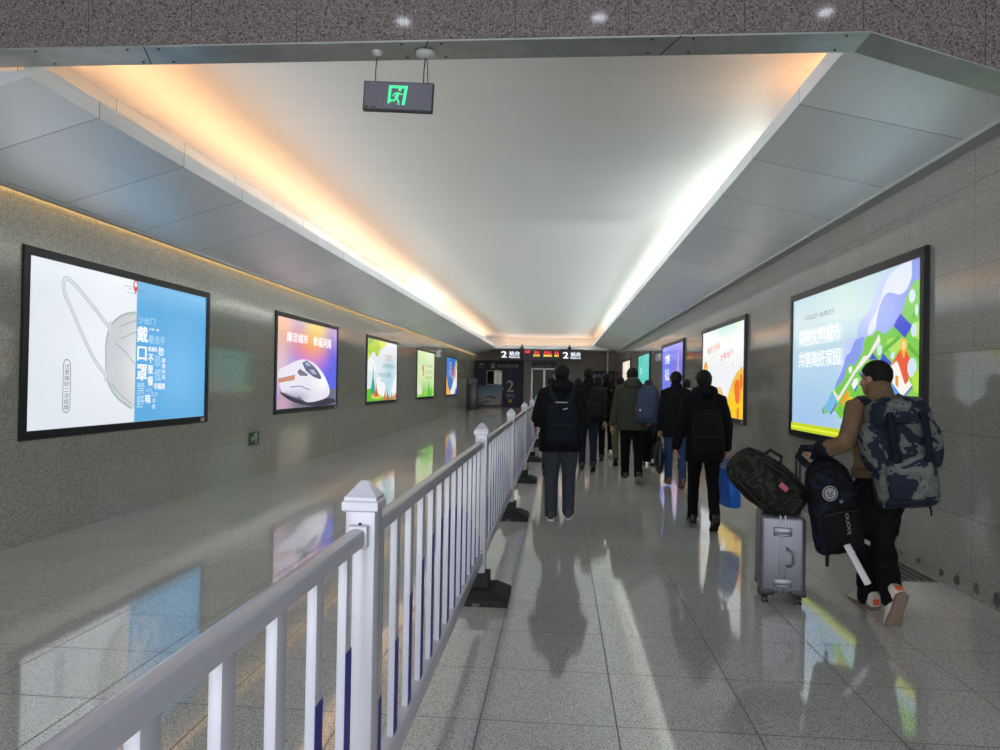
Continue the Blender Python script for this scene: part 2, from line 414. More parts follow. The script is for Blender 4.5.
# hall in front of the tunnel: a higher ceiling with a row of downlights (they glint in the polished beam)
structure(obj('ceiling_hall', (lambda b: (box(b, ((XL+XR)/2, (YB+4.4)/2, 5.0), (XR-XL+.6, 4.4-YB, .2)), b)[1])(B()), plain((150, 150, 148), .6, name='hall_ceiling'), smooth=False))
ML_WARM = None
def lamp(rgb, s, name):
    m, nt, b = nmat(name); b.inputs['Base Color'].default_value = (.8, .8, .8, 1); b.inputs['Emission Color'].default_value = lin(rgb); b.inputs['Emission Strength'].default_value = s; return m
DL = None
MDL, MRIM = lamp((235, 240, 255), 14, 'downlight_lens'), plain((200, 200, 200), .4, name='white_enamel')
for i, x in enumerate((-1.51, .30, 2.30)):
    if DL is None:
        DL = thing('downlight', 'x', 'ceiling light', (x, 1.9, 4.9), group='downlights in the hall ceiling')
        bm = B(); s1 = ring(bm, Vector((0, 0, 0)), Vector((1, 0, 0)), Vector((0, 1, 0)), .10, .10, 24); s2 = ring(bm, Vector((0, 0, -.02)), Vector((1, 0, 0)), Vector((0, 1, 0)), .095, .095, 24); s3 = ring(bm, Vector((0, 0, -.02)), Vector((1, 0, 0)), Vector((0, 1, 0)), .07, .07, 24); s4 = ring(bm, Vector((0, 0, -.004)), Vector((1, 0, 0)), Vector((0, 1, 0)), .065, .065, 24)
        skin(bm, [s1, s2, s3, s4], cap=False); obj('rim', bm, MRIM, DL)
        bm = B(); cyl(bm, (0, 0, -.012), (0, 0, -.002), .064, 24); obj('lens', bm, MDL, DL)
        d = DL
    else: d = dup(DL, (x, 1.9, 4.9))
    d['label'] = 'round downlight in the hall ceiling, glinting in the granite beam, ' + ['nearest the left wall', 'middle one', 'nearest the right wall'][i]
# tunnel ceiling, soffits and coves
bm = B(); box(bm, (-.9, 23.5, 4.21), (7.0, 38.0, .12)); structure(obj('ceiling', bm, MCEIL, smooth=False))
LI, RI = (-3.53, 3.50), (1.74, 3.65)
extrude_y('trim_2', [(LI[0], LI[1]), (LI[0], 3.63), (LI[0]-.03, 3.63), (LI[0]-.03, 3.54), (-4.20, 3.54), (-4.20, 4.16), (-4.24, 4.16), (-4.24, 3.345), (-4.69, 3.205), (-4.69, 3.158)], 4.62, YE, soffit_mat(5.38, 1.28, 'brushed_soffit_left'))
extrude_y('trim_3', [(RI[0], RI[1]), (RI[0], 3.775), (RI[0]+.03, 3.775), (RI[0]+.03, 3.69), (2.40, 3.69), (2.40, 4.16), (2.44, 4.16), (2.44, 3.545), (2.93, 3.42), (2.93, 3.373)][::-1], 4.62, YE, soffit_mat(5.68, 1.34, 'brushed_soffit_right'))
MEDGE = plain((176, 178, 176), .5, metal=.2, name='grey_edge_trim')
extrude_y('trim_4', [(-4.735, 3.13), (-4.67, 3.13), (-4.67, 3.17), (-4.735, 3.17)], 4.62, YE, MEDGE)
extrude_y('trim_5', [(2.915, 3.345), (3.05, 3.345), (3.05, 3.385), (2.915, 3.385)], 4.62, YE, MEDGE)
bm = B(); box(bm, (-.9, 41.35, 3.53), (6.9, 2.1, .22), .02); t6 = structure(obj('trim_6', bm, MALU, smooth=False))
bm = B(); box(bm, (-.9, 42.25, 3.9), (6.9, .2, .56)); structure(obj('trim_7', bm, MCEIL, smooth=False))
# cove lights (luminous strips lying in the coves)
WARM, WHITE, AMB = lamp((255, 188, 130), COVE_W, 'warm_strip'), lamp((250, 248, 232), COVE_C, 'white_strip'), lamp((255, 200, 116), COVE_A, 'amber_strip')
def strip(x, z, y0, y1, m, label, w=.03):
    bm = B(); box(bm, (0, 0, .045), (.016, y1-y0, .07), .006); o = obj('cove_light', bm, m, smooth=False); o.location = (x, (y0+y1)/2, z)
    tag(o, label, 'light strip', 'strip lights hidden in the ceiling coves')
strip(-4.18, 3.54, 4.7, 21.0, WARM, 'warm strip light in the left ceiling cove, from the beam to the short white piece')
strip(-4.18, 3.54, 21.1, 23.4, WHITE, 'short white strip light between warm ones in the left ceiling cove')
strip(-4.18, 3.54, 23.5, 41.4, WARM, 'warm strip light in the far half of the left ceiling cove')
strip(2.38, 3.69, 6.0, 6.6, lamp((255, 170, 92), 40, 'orange_strip'), 'short warm strip light in the right ceiling cove close to the beam')
strip(2.38, 3.69, 9.0, 34.0, WHITE, 'long white strip light in the right ceiling cove')
strip(2.38, 3.69, 34.2, 41.4, WARM, 'warm strip light at the far end of the right ceiling cove')
strip(-4.745, 3.25, 4.8, 41.8, AMB, 'amber strip light in the slot above the left wall', .03)
bm = B(); box(bm, (0, 0, .012), (5.0, .03, .024), .006); o = obj('cove_light', bm, WARM, smooth=False); o.location = (-.9, 41.6, 3.64)
tag(o, 'warm strip light across the far end of the tunnel ceiling', 'light strip', 'strip lights hidden in the ceiling coves')

def cove_fill(x, z, y0, y1, aim, rgb, watts, spread):  # added area fill beside the strips, evens out the ceiling's brightness
    l = bpy.data.lights.new('cove_fill', 'AREA'); l.shape = 'RECTANGLE'; l.size = y1-y0; l.size_y = .08; l.color = lin(rgb)[:3]; l.energy = watts; l.spread = R_(spread)
    o = bpy.data.objects.new('cove_fill', l); COL.objects.link(o); o.location = (x, (y0+y1)/2, z)
    d = (Vector(aim)-Vector((x, 0, z))).normalized(); s = Vector((0, 1, 0)); u = (-d).cross(s)
    M = Matrix((s, u, -d)).transposed().to_4x4(); M.translation = o.location; o.matrix_world = M
cove_fill(-4.12, 3.74, 4.8, 41.5, (-.9, 0, 4.15), (226, 240, 244), FILL_L, 30)
for a_, b_, k_ in ((6.6, 7.8, .12), (7.8, 9.0, .3), (9.0, 10.4, .6), (10.4, 12.0, .85)): cove_fill(2.32, 3.86, a_, b_, (-.9, 0, 4.15), (236, 246, 250), FILL_R*k_*(b_-a_)/31.9, 40)  # weaker added pieces, so the fill fades in gradually
cove_fill(2.32, 3.86, 12.0, 41.5, (-.9, 0, 4.15), (236, 246, 250), FILL_R, 30)

# ------------------------------------------------------------------ backlit posters
MFR = plain((30, 31, 34), .35, metal=.4, name='black_poster_frame', var=.1)
MLAB = plain((170, 165, 160), .5, name='small_grey_label')
DIM = [1, 1]
def poster(side, ya, yb, zb, zt, label, bg):
    """A black framed light box; local x reads along the picture, y is up, z comes into the room."""
    X = -4.79 if side == 'L' else 3.03
    W, H = yb-ya, zt-zb
    o = thing('poster_lightbox', label, 'poster', (X, (ya+yb)/2, (zb+zt)/2), group='backlit posters on the tunnel walls')
    o.rotation_euler = (PI/2, 0, PI/2) if side == 'L' else (PI/2, 0, -PI/2)
    fw = .085; bm = B(); d = .03 if side == 'L' else .05
    outer = [(-W/2, -H/2), (W/2, -H/2), (W/2, H/2), (-W/2, H/2)]; inner = [(x-math.copysign(fw, x), y-math.copysign(fw, y)) for x, y in outer]
    lo = [[bm.verts.new((x, y, z)) for x, y in q] for q, z in ((outer, -d), (outer, -.006), ([(x-math.copysign(.006, x), y-math.copysign(.006, y)) for x, y in outer], 0), ([(x+math.copysign(.004, x), y+math.copysign(.004, y)) for x, y in inner], 0), (inner, -.004), (inner, -.02))]
    for a, b in zip(lo, lo[1:]):
        for i in range(4): bm.faces.new((a[i], a[(i+1) % 4], b[(i+1) % 4], b[i]))
    obj('frame', bm, MFR, o, smooth=False)
    bm = B(); box(bm, (W/2-.16, -H/2+.042, .001), (.10, .05, .004)); obj('maker_label', bm, MLAB, o, smooth=False)
    bm = B(); v = [bm.verts.new((x, y, -.019)) for x, y in inner]; bm.faces.new(v)
    bg = bg(W, H) if callable(bg) else bg
    disp = obj('display', bm, bg, o, smooth=False)
    def px(x, y):
        p = at(x, y, X=X); u = (p.y-(ya+yb)/2); return (u if side == 'L' else -u, p.z-(zb+zt)/2)
    def uv(u, v): return ((u-.5)*(W-2*fw), (.5-v)*(H-2*fw))
    DIM[:] = [W-2*fw-.002, H-2*fw-.002]
    return o, disp, px, uv, W-2*fw, H-2*fw
S = POSTER_S
ZK = [-.018]
def nz():
    ZK[0] += .0003
    return ZK[0]
ONE = 'mask_edge mask_fold ear_loop ear_loop_core rule capsule_outline violet_line hedge_row river_wall gold_swoosh location_pin'.split()
def pic(disp, name, polys, rgb, s=None, m=None):
    m = m or glow(rgb, S if s is None else s, 'print_'+name)
    polys = [[(max(-DIM[0]/2, min(DIM[0]/2, x)), max(-DIM[1]/2, min(DIM[1]/2, y))) for x, y in p] for p in polys]
    for q in ([polys] if name in ONE else [[p] for p in polys]): shape(name, q, m, disp, nz())
ZL, ZR = (.94, 2.71), (.917, 2.757)
WHITE_P = glow((250, 252, 255), S, 'print_white')
# --- left 1: face mask
ZK[0] = -.018
o, D, px, uv, w, h = poster('L', 6.285, 9.84, *ZL, 'large poster of a white face mask on white and blue, nearest on the left wall', lambda W, H: glow((222, 229, 236), S, 'print_mask_poster', [(-.3, .1, 1.6, 1.2, (236, 241, 246))]))
xs = px(137.5, 340)[0]
pic(D, 'blue_half', [[(xs, -h/2), (w/2, -h/2), (w/2, h/2), (xs, h/2)]], 0, m=glow((92, 170, 222), S, 'print_blue', [(1.0, -.2, .9, .9, (116, 186, 234))]))
msk = spline([px(*p) for p in [(137, 312.5), (126, 314.5), (116, 321), (110, 331), (107.5, 346), (107.5, 362), (108, 376), (112, 388), (120, 399), (133, 408.5)]], 5, False) + [(xs, px(136, 408.5)[1]), (xs, px(137, 312)[1])]
pic(D, 'mask', [msk], 0, m=glow((200, 205, 206), S, 'print_mask', [(.22, -.15, .62, .85, (232, 232, 231))]))
pic(D, 'mask_edge', stroke(msk[:-2], .026), (172, 182, 186))
for f in ([(137, 320.5), (122.5, 326), (122.5, 338.5), (137, 332)], [(116.5, 343), (127, 352), (136, 364)], [(113, 384), (121, 394), (133, 404)]):
    pic(D, 'mask_fold', stroke([px(*p) for p in f], .012), (160, 168, 174))
loop = spline([px(*p) for p in [(111, 328), (98, 311), (82, 291), (70, 279), (65.5, 281), (66.5, 294), (73, 309), (84, 335), (95, 358), (106, 374)]], 5, False)
pic(D, 'ear_loop', stroke(loop, .046), (184, 193, 196)); pic(D, 'ear_loop_core', stroke(loop, .016), (224, 229, 231))
pic(D, 'loop_clip', [ell(*px(111.5, 327), .03, .07, 12), ell(*px(107, 376), .03, .07, 12)], (206, 212, 216))
pin = px(137, 286)
pic(D, 'location_pin', [ell(pin[0], pin[1]+.01, .05, .06), [(pin[0]-.045, pin[1]-.01), (pin[0]+.045, pin[1]-.01), (pin[0], pin[1]-.10)]], (214, 66, 74)); pic(D, 'pin_heart', [ell(pin[0], pin[1]+.015, .026, .032)], (240, 235, 235))
def put(disp, px, name, s, x0, y0, x1, y1, m, bold=.012, vertical=False):
    """Lettering whose box has its left-top corner and its right-bottom corner at these places of the picture."""
    a, b = px(x0, y0), px(x1, y1)
    return letters(name, s, m, disp, a[0], b[1], b[0]-a[0], a[1]-b[1], nz(), bold, vertical)
GREY = glow((96, 104, 116), S, 'print_grey'); PALE = glow((190, 224, 244), S, 'print_pale_blue')
put(D, px, 'lettering', '我们一起 战胜疫情', 130, 288, 147, 293.0, GREY, .0)
pic(D, 'rule', stroke([px(125, 285.5), px(134, 287.3)], .006) + stroke([px(140, 288.5), px(149, 290.3)], .006) + stroke([px(128, 292), px(147, 296)], .006), (140, 150, 160))
for s, x0, y0, x1, y1, m, bd in (('少出门', 139.5, 316, 156, 325.5, PALE, .0), ('戴', 138.2, 325.5, 149, 343, WHITE_P, .03), ('少聚一餐', 150, 328, 160, 331.5, WHITE_P, .02), ('勤洗手', 150, 335, 166, 345, PALE, .0),
        ('口', 138.5, 346, 147.5, 361, WHITE_P, .035), ('罩', 138, 364, 148, 381, WHITE_P, .03), ('常通风', 149.3, 346.5, 158, 352, WHITE_P, .02), ('勿', 159, 346.5, 164.5, 356, WHITE_P, .025),
        ('不', 149, 354, 154.5, 363, WHITE_P, .025), ('恐', 155.5, 356, 161.5, 366, PALE, .01), ('聚', 148.8, 365, 154, 374.5, WHITE_P, .025), ('慌', 155.5, 369, 161.5, 381, PALE, .01), ('餐', 148.5, 376, 154, 386, WHITE_P, .025),
        ('禁', 138, 382, 145.5, 394.5, PALE, .005), ('野', 137.7, 396, 144.7, 408, PALE, .005), ('味', 146, 394, 151.5, 403.5, WHITE_P, .025), ('讲卫生', 147, 388, 153, 392, PALE, .01), ('早隔离', 154.7, 383, 165.5, 389.5, WHITE_P, .02), ('自查', 152.5, 392, 158.5, 396.5, PALE, .0)):
    put(D, px, 'lettering', s, x0, y0, x1, y1, m, bd)
put(D, px, 'lettering', '勤量体温', 162.5, 357.5, 166, 379.5, WHITE_P, .015, True); put(D, px, 'lettering', '平安', 152.8, 398, 156, 409, WHITE_P, .015, True)
cap = spline([px(*p) for p in [(67.5, 359.5), (71, 363), (71.2, 375), (70.8, 395), (70, 409), (66.5, 412.5), (63.3, 409), (63.5, 395), (64, 375), (64.5, 363)]], 4)
pic(D, 'capsule_outline', stroke(cap + cap[:1], .009), (110, 118, 150)); put(D, px, 'lettering', '注意做好二次疫情', 65.0, 363, 69.6, 410, GREY, .01, True)
# --- left 2: high speed train under a sunset sky
ZK[0] = -.018
o, D, px, uv, w, h = poster('L', 12.22, 15.80, *ZL, 'poster of a white high-speed train below an orange and violet sky, left wall', lambda W, H: glow((92, 100, 226), S, 'print_sunset', [
    (.55, -.55, 1.5, 1.0, (84, 96, 230)), (-1.7, .2, 1.5, 1.6, (222, 190, 196)), (.1, .20, 1.6, .55, (206, 128, 206)), (.0, .42, 1.7, .48, (244, 142, 116)), (.35, .80, 1.5, .75, (238, 204, 96)), (-1.5, .75, 1.2, .8, (236, 178, 140)), (1.7, .75, .6, .7, (190, 150, 200))]))
pic(D, 'platform', [[px(282.5, 386), px(337, 389), px(337, 408), px(276, 415)]], 0, m=glow((112, 114, 138), S, 'print_platform', [(.9, -.55, .8, .25, (78, 82, 104)), (-1.4, -.7, .9, .5, (196, 160, 178))]))
pic(D, 'train_shadow', [spline([px(*p) for p in [(281, 392), (296, 398), (312, 402), (331, 398), (336, 402), (322, 406), (305, 405), (290, 400)]], 4)], (52, 52, 70))
train = spline([px(*p) for p in [(279.5, 371), (290, 364.5), (300, 360), (308, 360), (316, 364), (323, 372), (328, 382), (330.5, 391), (328, 397), (318, 401), (307, 402), (301, 397), (296, 397), (288, 393), (282, 390)]], 5)
pic(D, 'train', [train], 0, m=glow((226, 222, 236), S, 'print_train', [(.9, -.30, 1.1, .35, (250, 248, 252)), (-.8, -.62, 1.2, .22, (176, 170, 200))]))
pic(D, 'train_side_band', [[px(*p) for p in [(279.3, 378.5), (296, 374.6), (295.5, 380), (279.2, 383)]]], (196, 128, 108))
pic(D, 'windscreen', [[px(*p) for p in [(303, 363), (307.6, 360.4), (314.5, 366), (319, 371.5), (322.3, 377.6), (321, 379.4), (314.5, 377), (306.8, 371)]]], (82, 90, 122))
pic(D, 'windscreen_glint', [[px(305.5, 363), px(308.5, 362), px(312, 366), px(307.5, 366)], [px(310, 369.5), px(314.5, 369.5), px(318, 374.5), px(313.5, 374)]], (158, 170, 205))
pic(D, 'cab_window', [[px(298, 372), px(300.7, 368.7), px(309, 374.8), px(307.6, 376), px(300.7, 375.8)]], (98, 98, 126)); pic(D, 'violet_line', stroke([px(*p) for p in [(291, 387), (301, 386), (311, 390)]], .02), (128, 112, 202))
put(D, px, 'lettering', '廉洁城市', 287.8, 331, 308.8, 344.5, WHITE_P, .02); put(D, px, 'lettering', '幸福河南', 314, 336, 332, 349, WHITE_P, .02)
# --- left 3: trees and paper sky
ZK[0] = -.018
o, D, px, uv, w, h = poster('L', 18.16, 21.74, *ZL, 'poster with green leaves above and coloured pine trees below, left wall', lambda W, H: glow((222, 232, 236), S, 'print_park', [(.8, -.1, 1.0, .9, (178, 214, 226)), (-.2, -.5, 1.4, .5, (160, 208, 222)), (.8, .7, .9, .5, (230, 236, 240))]))
U = lambda pts: [uv(*p) for p in pts]
pic(D, 'cloud', [spline(U([(.0, .38), (.12, .32), (.22, .36), (.3, .47), (.2, .52), (.05, .5)]), 4), spline(U([(.3, .66), (.38, .58), (.45, .68), (.55, .7), (.6, .82), (.5, .95), (.34, .9)]), 4), spline(U([(.86, .72), (.95, .6), (1, .56), (1, .9), (.84, .88)]), 4)], (240, 244, 246))
pic(D, 'leaves', [spline(U([(0, 0), (.3, 0), (.42, .05), (.36, .22), (.28, .27), (.2, .2), (.1, .26), (.04, .33), (0, .36)]), 4)], (170, 204, 52)); pic(D, 'yellow_leaves', [spline(U([(.36, .0), (.62, .02), (.5, .1), (.42, .14)]), 4), spline(U([(0, .2), (.06, .28), (.02, .38), (0, .38)]), 4)], (222, 226, 84)); pic(D, 'dark_leaves', [U([(0, 0), (.22, 0), (.0, .14)])], (120, 176, 60))
pic(D, 'ground', [spline(U([(0, .83), (.12, .8), (.3, .88), (.6, .96), (.75, 1), (0, 1)]), 4)], (104, 190, 48)); pic(D, 'sand_path', [spline(U([(.12, .93), (.3, .87), (.5, .95), (.3, .97)]), 4)], (206, 208, 92))
for c, a, b, y0, y1 in (((52, 160, 138), .12, .25, .40, .86), ((226, 92, 48), .22, .36, .70, .92), ((232, 112, 72), .52, .64, .80, 1.0), ((72, 160, 96), .62, .72, .80, 1.0), ((226, 96, 52), .66, .80, .88, 1.0), ((230, 130, 60), .84, .95, .88, .99), ((96, 168, 70), .78, .86, .86, .99), ((230, 110, 60), .92, 1.0, .84, .98)):
    pic(D, 'pine_tree', [spline(U([(a, y1), ((a+b)/2-.02, (y0+y1)/2), ((a+b)/2, y0), ((a+b)/2+.02, (y0+y1)/2), (b, y1)]), 3)], c)
RED = glow((222, 104, 108), S, 'print_red'); TEAL = glow((104, 140, 148), S, 'print_teal')
for s, a, b, c, d, m in (('文明旅游', .55, .82, .215, .275, RED), ('文明出行', .55, .82, .285, .33, RED), ('文明是最美的风景', .46, .92, .37, .45, TEAL), ('文明旅游从我做起', .34, .78, .53, .61, TEAL)):
    p, q = uv(a, c), uv(b, d); letters('lettering', s, m, D, p[0], q[1], q[0]-p[0], p[1]-q[1], nz(), .01)
# --- left 4: pale green
ZK[0] = -.018
o, D, px, uv, w, h = poster('L', 24.68, 28.28, *ZL, 'pale green poster with grass along its foot, left wall', lambda W, H: glow((212, 232, 176), S, 'print_spring', [(0, -.9, 3.0, .9, (96, 190, 64)), (.9, .5, 1.2, .6, (224, 238, 196)), (-1.2, .6, 1.2, .5, (206, 230, 170))]))
for a, b, y0 in ((.0, .16, .80), (.12, .3, .72), (.28, .46, .64), (.42, .6, .74), (.55, .8, .60), (.74, .92, .70), (.86, 1.0, .63)):
    pic(D, 'grass_blade', [spline(U([(a, .97), (a*.6+b*.4, (y0+1)/2), ((a+b)/2, y0), (b*.7+a*.3, (y0+1)/2), (b, .97)]), 3)], random.choice([(88, 186, 60), (128, 204, 72), (164, 216, 84)]))
pic(D, 'red_seal', [spline(U([(.28, .32), (.34, .30), (.36, .42), (.30, .44)]), 3), spline(U([(.33, .47), (.38, .46), (.38, .54), (.34, .54)]), 3)], (206, 92, 84)); pic(D, 'orchid', [spline(U([(.08, .78), (.18, .72), (.26, .8), (.3, .9), (.2, .96), (.08, .93)]), 3)], (222, 222, 206))
OLV = glow((128, 152, 110), S, 'print_olive')
for s, c, d in (('崇德向善', .27, .34), ('诚实守信', .41, .48), ('孝老爱亲', .54, .61)):
    p, q = uv(.48, c), uv(.86, d); letters('lettering', s, OLV, D, p[0], q[1], q[0]-p[0], p[1]-q[1], nz(), .0)
# --- left 5: blue and orange
ZK[0] = -.018
o, D, px, uv, w, h = poster('L', 31.13, 34.63, *ZL, 'blue poster with orange lettering and a white figure shape, farthest on the left wall', lambda W, H: glow((46, 112, 192), S, 'print_blue_night', [(-1.0, .5, 1.5, 1.0, (58, 134, 214))]))
pic(D, 'white_swirl', [spline(U([(1, .28), (.88, .36), (.84, .5), (.66, .62), (.5, .82), (.34, 1), (1, 1)]), 4)], (228, 228, 232)); pic(D, 'orange_ribbon', [spline(U([(.78, .2), (.9, .3), (.78, .48), (.62, .6), (.56, .52), (.7, .4)]), 4), spline(U([(0, .48), (.1, .6), (.22, .8), (.4, .98), (.3, 1), (0, 1)]), 4)], (240, 170, 66)); pic(D, 'sail', [spline(U([(.86, .04), (.98, .1), (.96, .3), (.82, .24)]), 4)], (196, 190, 120)); pic(D, 'violet_corner', [spline(U([(.78, 1), (.86, .86), (1, .82), (1, 1)]), 4)], (104, 84, 200)); pic(D, 'red_patch', [spline(U([(.62, .38), (.78, .34), (.8, .44), (.66, .48)]), 4)], (226, 96, 52))
ORG = glow((244, 146, 96), S, 'print_orange'); p, q = uv(.26, .1), uv(.5, .52); letters('lettering', '平安出行', ORG, D, p[0], q[1], q[0]-p[0], p[1]-q[1], nz(), .03, True)
# --- right 1: isometric town
ZK[0] = -.018
o, D, px, uv, w, h = poster('R', 6.50, 10.16, *ZR, 'large poster of an illustrated green town with red roofed house, nearest on the right wall', lambda W, H: glow((176, 210, 230), S, 'print_town_sky', [(-1.2, -.9, 1.9, 1.0, (160, 194, 236)), (.0, .7, 1.8, .8, (206, 228, 226)), (-1.3, .5, 1.0, .7, (196, 220, 226))]))
c2 = lambda pts: [px(800+x/5.77, 245+y/5.77) for x, y in pts]
c3 = lambda pts: [px(785+x/8.33, 355+y/8.33) for x, y in pts]
c1 = lambda pts: [px(850+x/5.36, 280+y/5.36) for x, y in pts]
pic(D, 'wave_outer', [spline(c2([(505, 148), (470, 175), (440, 235), (412, 310), (384, 385), (345, 430), (322, 480), (316, 535), (262, 535), (245, 570), (236, 650), (205, 745)]), 4, False) + c3([(420, 230), (400, 280), (480, 260)]) + c2([(705, 300), (705, 57)])], 0, m=glow((196, 206, 242), S, 'print_wave_pale', [(.5, .0, .5, .8, (168, 182, 238))]))
pic(D, 'wave_top', [spline(c2([(600, 98), (636, 82), (634, 170), (604, 248), (565, 283), (508, 275), (470, 300), (448, 370), (440, 440), (422, 485), (385, 520), (385, 470), (420, 400), (450, 330), (490, 200), (540, 140)]), 4)], (222, 228, 242))
pic(D, 'wave_deep', [spline(c2([(488, 282), (520, 276), (566, 288), (610, 250), (634, 180), (638, 84), (706, 56), (706, 200), (668, 205), (620, 260), (578, 390), (535, 468), (482, 512), (432, 505), (432, 440), (452, 345)]), 4)], 0, m=glow((134, 152, 232), S, 'print_wave_deep', [(1.0, .35, .5, .5, (160, 178, 240))]))
pic(D, 'wave_low', [spline(c2([(362, 528), (322, 540), (302, 565), (280, 620), (256, 640), (244, 690), (222, 748)]), 4, False) + c3([(420, 215), (400, 285), (470, 255), (520, 160)]) + c2([(320, 690), (350, 600)])], 0, m=glow((128, 150, 232), S, 'print_wave_low', [(.6, -.5, .4, .4, (100, 128, 226))]))
GRN = glow((118, 198, 72), S, 'print_green', [(1.3, -.3, .9, .7, (140, 206, 78)), (1.4, .4, .5, .5, (110, 196, 76))])
pic(D, 'land', [c2([(705, 197), (684, 194), (650, 205), (620, 258), (598, 315), (578, 390), (530, 470), (480, 514), (430, 490), (408, 520), (366, 532), (350, 620), (300, 700)]) + c3([(530, 68), (500, 110), (480, 200), (400, 290), (372, 306), (368, 370), (300, 440), (322, 492), (375, 470), (410, 470), (446, 530), (560, 460), (620, 440)]) + [px(866, 425), px(925, 428)]], 0, m=GRN)
pic(D, 'light_field', [c1([(190, 320), (255, 300), (300, 330), (230, 400), (190, 370)]), c1([(330, 230), (380, 210), (380, 330), (330, 300)]), c1([(330, 560), (378, 480), (378, 560), (350, 600)])], (172, 222, 96)); [pic(D, 'hedge_row', stroke(c1(q), .045), (94, 176, 58)) for q in ([(150, 400), (260, 300)], [(300, 350), (370, 420)], [(320, 200), (375, 150)])]
pic(D, 'road', [c2([(447, 513), (456, 556), (380, 660)]) + c3([(575, 150), (432, 388), (384, 300), (400, 298), (432, 345), (640, 10), (680, 0)])], (240, 226, 230))
pic(D, 'blue_plot', [c2([(570, 394), (636, 466), (596, 536), (530, 466)]), c2([(470, 625), (520, 680), (505, 705), (452, 668)]), c2([(412, 624), (440, 660), (390, 662)]), c3([(600, 150), (625, 140), (615, 180)]), c3([(545, 240), (600, 250), (575, 310)])], (44, 62, 206))
pic(D, 'house_wall', [c1([(238, 432), (208, 470), (214, 545), (272, 628), (326, 566), (300, 530)])], (244, 238, 232)); pic(D, 'red_roof', [c1([(280, 340), (206, 468), (246, 430), (286, 560), (302, 545), (316, 470), (312, 420)])], (228, 78, 52)); pic(D, 'house_base', [c1([(214, 545), (272, 626), (328, 560), (330, 578), (272, 648), (208, 570)])], (108, 132, 168)); pic(D, 'house_door', [c1([(236, 510), (252, 515), (252, 580), (236, 560)])], (226, 150, 52)); pic(D, 'blue_yard', [c1([(196, 560), (212, 545), (268, 625), (250, 640)]), c1([(330, 500), (350, 480), (345, 520)])], (84, 150, 226))
pic(D, 'yellow_pin', [ell(*c1([(280, 355)])[0], .062, .075), ell(*c1([(281, 395)])[0], .025, .04)], (240, 176, 48)); pic(D, 'pin_disc', [ell(*c1([(281, 350)])[0], .035, .045)], (248, 214, 150))
pic(D, 'pale_tree', [ell(*p, a, b) for p, a, b in zip(c1([(152, 375), (222, 405), (336, 268), (326, 470), (328, 85), (352, 160), (190, 620)]), (.055, .04, .055, .085, .06, .03, .05), (.055, .035, .06, .085, .06, .05, .045))], (206, 224, 236)); pic(D, 'lime_tree', [ell(*c1([(358, 545)])[0], .10, .10)], (178, 222, 60))
pic(D, 'orange_block', [c3([(458, 372), (520, 290), (526, 330), (466, 432)])], (240, 158, 50)); pic(D, 'yellow_stall', [spline(c3([(505, 400), (530, 345), (560, 370), (545, 420), (520, 440)]), 3)], (244, 196, 48)); pic(D, 'stall_sign', [c3([(528, 375), (545, 380), (540, 410), (526, 412)])], (120, 168, 240)); pic(D, 'tower', [c3([(548, 250), (570, 200), (600, 190), (600, 240), (570, 290)])], (238, 240, 246)); pic(D, 'white_shed', [c3([(522, 110), (545, 90), (552, 130), (535, 160)])], (244, 240, 244))
pic(D, 'river', [c3([(384, 308), (428, 392), (372, 492), (322, 448)])], (120, 186, 232)); pic(D, 'river_wall', stroke(c3([(428, 402), (374, 494)]), .035) + stroke(c3([(304, 452), (322, 488)]), .03), (120, 124, 150))
p0, p1 = px(791, 427), px(860, 441)
pic(D, 'yellow_strip', [[(-w/2, -h/2), (w/2, -h/2), (w/2, -h/2+.10), (-w/2, -h/2+.10)]], (196, 210, 34)); pic(D, 'lime_line', [[(-w/2, -h/2+.03), (w/2, -h/2+.03), (w/2, -h/2+.06), (-w/2, -h/2+.06)]], (226, 240, 70))
def puts(disp, px, s, quad, m, bold):
    """Lettering between two corners: left-top and right-bottom, both read off the picture."""
    (x0, y0), (x1, y1) = quad; return put(disp, px, 'lettering', s, x0, y0, x1, y1, m, bold)
puts(D, px, '同创文明城市', ((798.8, 331), (840, 341)), WHITE_P, .028); puts(D, px, '共享美好家园', ((798.2, 352.5), (840, 365)), WHITE_P, .028)
puts(D, px, '共创文明城市', ((804, 317), (817.3, 317)), GREY, 0) if False else None
a, b = px(804, 319.3), px(833.5, 312.2); letters('lettering', 'VOLLEY  BUPLEY', GREY, D, a[0], a[1]-.02, b[0]-a[0], .055, nz(), .0)
# --- right 2: orange hills
ZK[0] = -.018
o, D, px, uv, w, h = poster('R', 12.57, 16.39, *ZR, 'poster of orange and yellow hills with thin red script above, right wall', lambda W, H: glow((236, 240, 242), S, 'print_autumn_sky', [(.3, .85, 2.0, .4, (190, 226, 220)), (-1.0, .6, 1.0, .5, (222, 238, 232)), (.4, -.2, 1.2, .7, (240, 240, 248))]))
U = lambda pts: [uv(*p) for p in pts]
c4 = lambda pts: [px(690+x/6.25, 310+y/6.25) for x, y in pts]
pic(D, 'yellow_hill', [spline(c4([(326, 375), (300, 376), (275, 410), (250, 470), (232, 530), (218, 575), (200, 640), (326, 692)]), 4)], 0, m=glow((240, 190, 74), S, 'print_hill', [(.9, -.65, .8, .5, (250, 208, 40))])); pic(D, 'low_hill', [spline(c4([(148, 560), (148, 510), (172, 478), (198, 508), (208, 600), (150, 600)]), 4)], (236, 200, 130))
